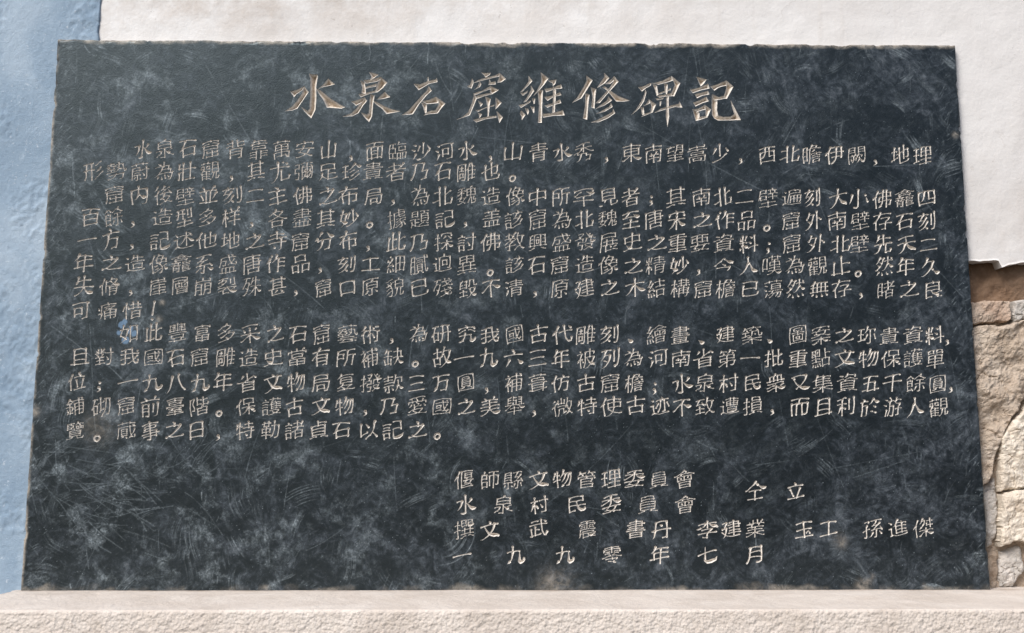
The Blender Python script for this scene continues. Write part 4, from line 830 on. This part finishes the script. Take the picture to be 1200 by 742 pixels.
ragT = ragT-chips(fx+HW, 24, 0.004, 0.025, 0.0005, 0.004, 2); ragL = ragL+chips(fz, 12, 0.003, 0.014, 0.0005, 0.0035, HT); ragR = ragR-chips(fz, 14, 0.003, 0.014, 0.0005, 0.003, HT)
PXx = FX+ragL[None, :]*(1-sstep(0, 0.03, FX+1))+ragR[None, :]*(1-sstep(0, 0.03, 1-FX))
PZz = FZ+ragT[:, None]*(1-sstep(0, 0.03, HT-FZ))
co_all = np.stack([PXx, Yf, PZz], -1).reshape(-1, 3).astype(np.float32)
at_all = np.stack([up2(dust_sheen)*(1-cutm), cutm, np.where(cut > 0.0003, sstep(0.0034, 0.007, cut), up2(dirt)), up2(blue)*(1-0.9*cutm)], -1).reshape(-1, 4).astype(np.float32)
NF = len(fz)
own_cell = np.zeros((NX*2, NZ*2), np.int16)
for di in (0, 1):
    for dj in (0, 1):
        o_ = owner[di:di+NX*2, dj:dj+NZ*2]; own_cell = np.maximum(own_cell, o_)
blk = own_cell.reshape(NX, 2, NZ, 2).max((1, 3)) > 0
ci, cj = np.nonzero(~blk)
def vid(i, j): return i*NF+j
coarse = np.stack([vid(2*ci, 2*cj), vid(2*ci+2, 2*cj), vid(2*ci+2, 2*cj+2), vid(2*ci, 2*cj+2)], -1)
fi, fj = np.nonzero(np.repeat(np.repeat(blk, 2, 0), 2, 1))
fine = np.stack([vid(fi, fj), vid(fi+1, fj), vid(fi+1, fj+1), vid(fi, fj+1)], -1); fo = own_cell[fi, fj]
def emit(name, q, extra=None, parent=tablet):
    used, inv = np.unique(q, return_inverse=True); q2 = inv.reshape(-1, 4); co = co_all[used]; at = at_all[used]
    if extra is not None:
        n0 = len(co); co = np.concatenate([co, extra[0]]); at = np.concatenate([at, extra[1]]); q2 = np.concatenate([q2, extra[2](used, n0)])
    return mesh_obj(name, co, q2, M_SLATE, parent, at)
# sides and back of the slab
TH = 0.075
ring = np.concatenate([vid(np.arange(0, NX*2, 2), 0), vid(NX*2, np.arange(0, NZ*2, 2)), vid(np.arange(NX*2, 0, -2), NZ*2), vid(0, np.arange(NZ*2, 0, -2))])
back = co_all[ring].copy(); back[:, 1] = TH
bat = np.zeros((len(ring), 4), np.float32); bat[:, 0] = 0.12
def side_quads(used, n0):
    a = np.searchsorted(used, ring); k = np.arange(len(ring)); k1 = (k+1) % len(ring)
    q = [np.stack([a[k1], a[k], n0+k, n0+k1], -1)]
    h = NX; q.append(np.stack([n0+np.arange(0, h), n0+np.arange(1, h+1), n0+(2*h+NZ-1-np.arange(0, h)), n0+(2*h+NZ-np.arange(0, h))], -1) % (n0+len(ring)+1))
    return np.concatenate(q)
emit('slab', np.concatenate([coarse, fine[fo == 0]]), (back, bat, side_quads))
order = np.argsort(fo, kind='stable'); fs = fine[order]; bound = np.searchsorted(fo[order], np.arange(next_id[0]+2))
def char_quads(oid): return fs[bound[oid]:bound[oid+1]]
for oid in range(1, n_title+1): emit('title_character', char_quads(oid))
for ids in char_ids:                                   # each row of text, and each carved character in it
    ln = bpy.data.objects.new('text_line', None); C.objects.link(ln); ln.parent = tablet
    for oid in ids:
        if len(char_quads(oid)): emit('character', char_quads(oid), None, ln)
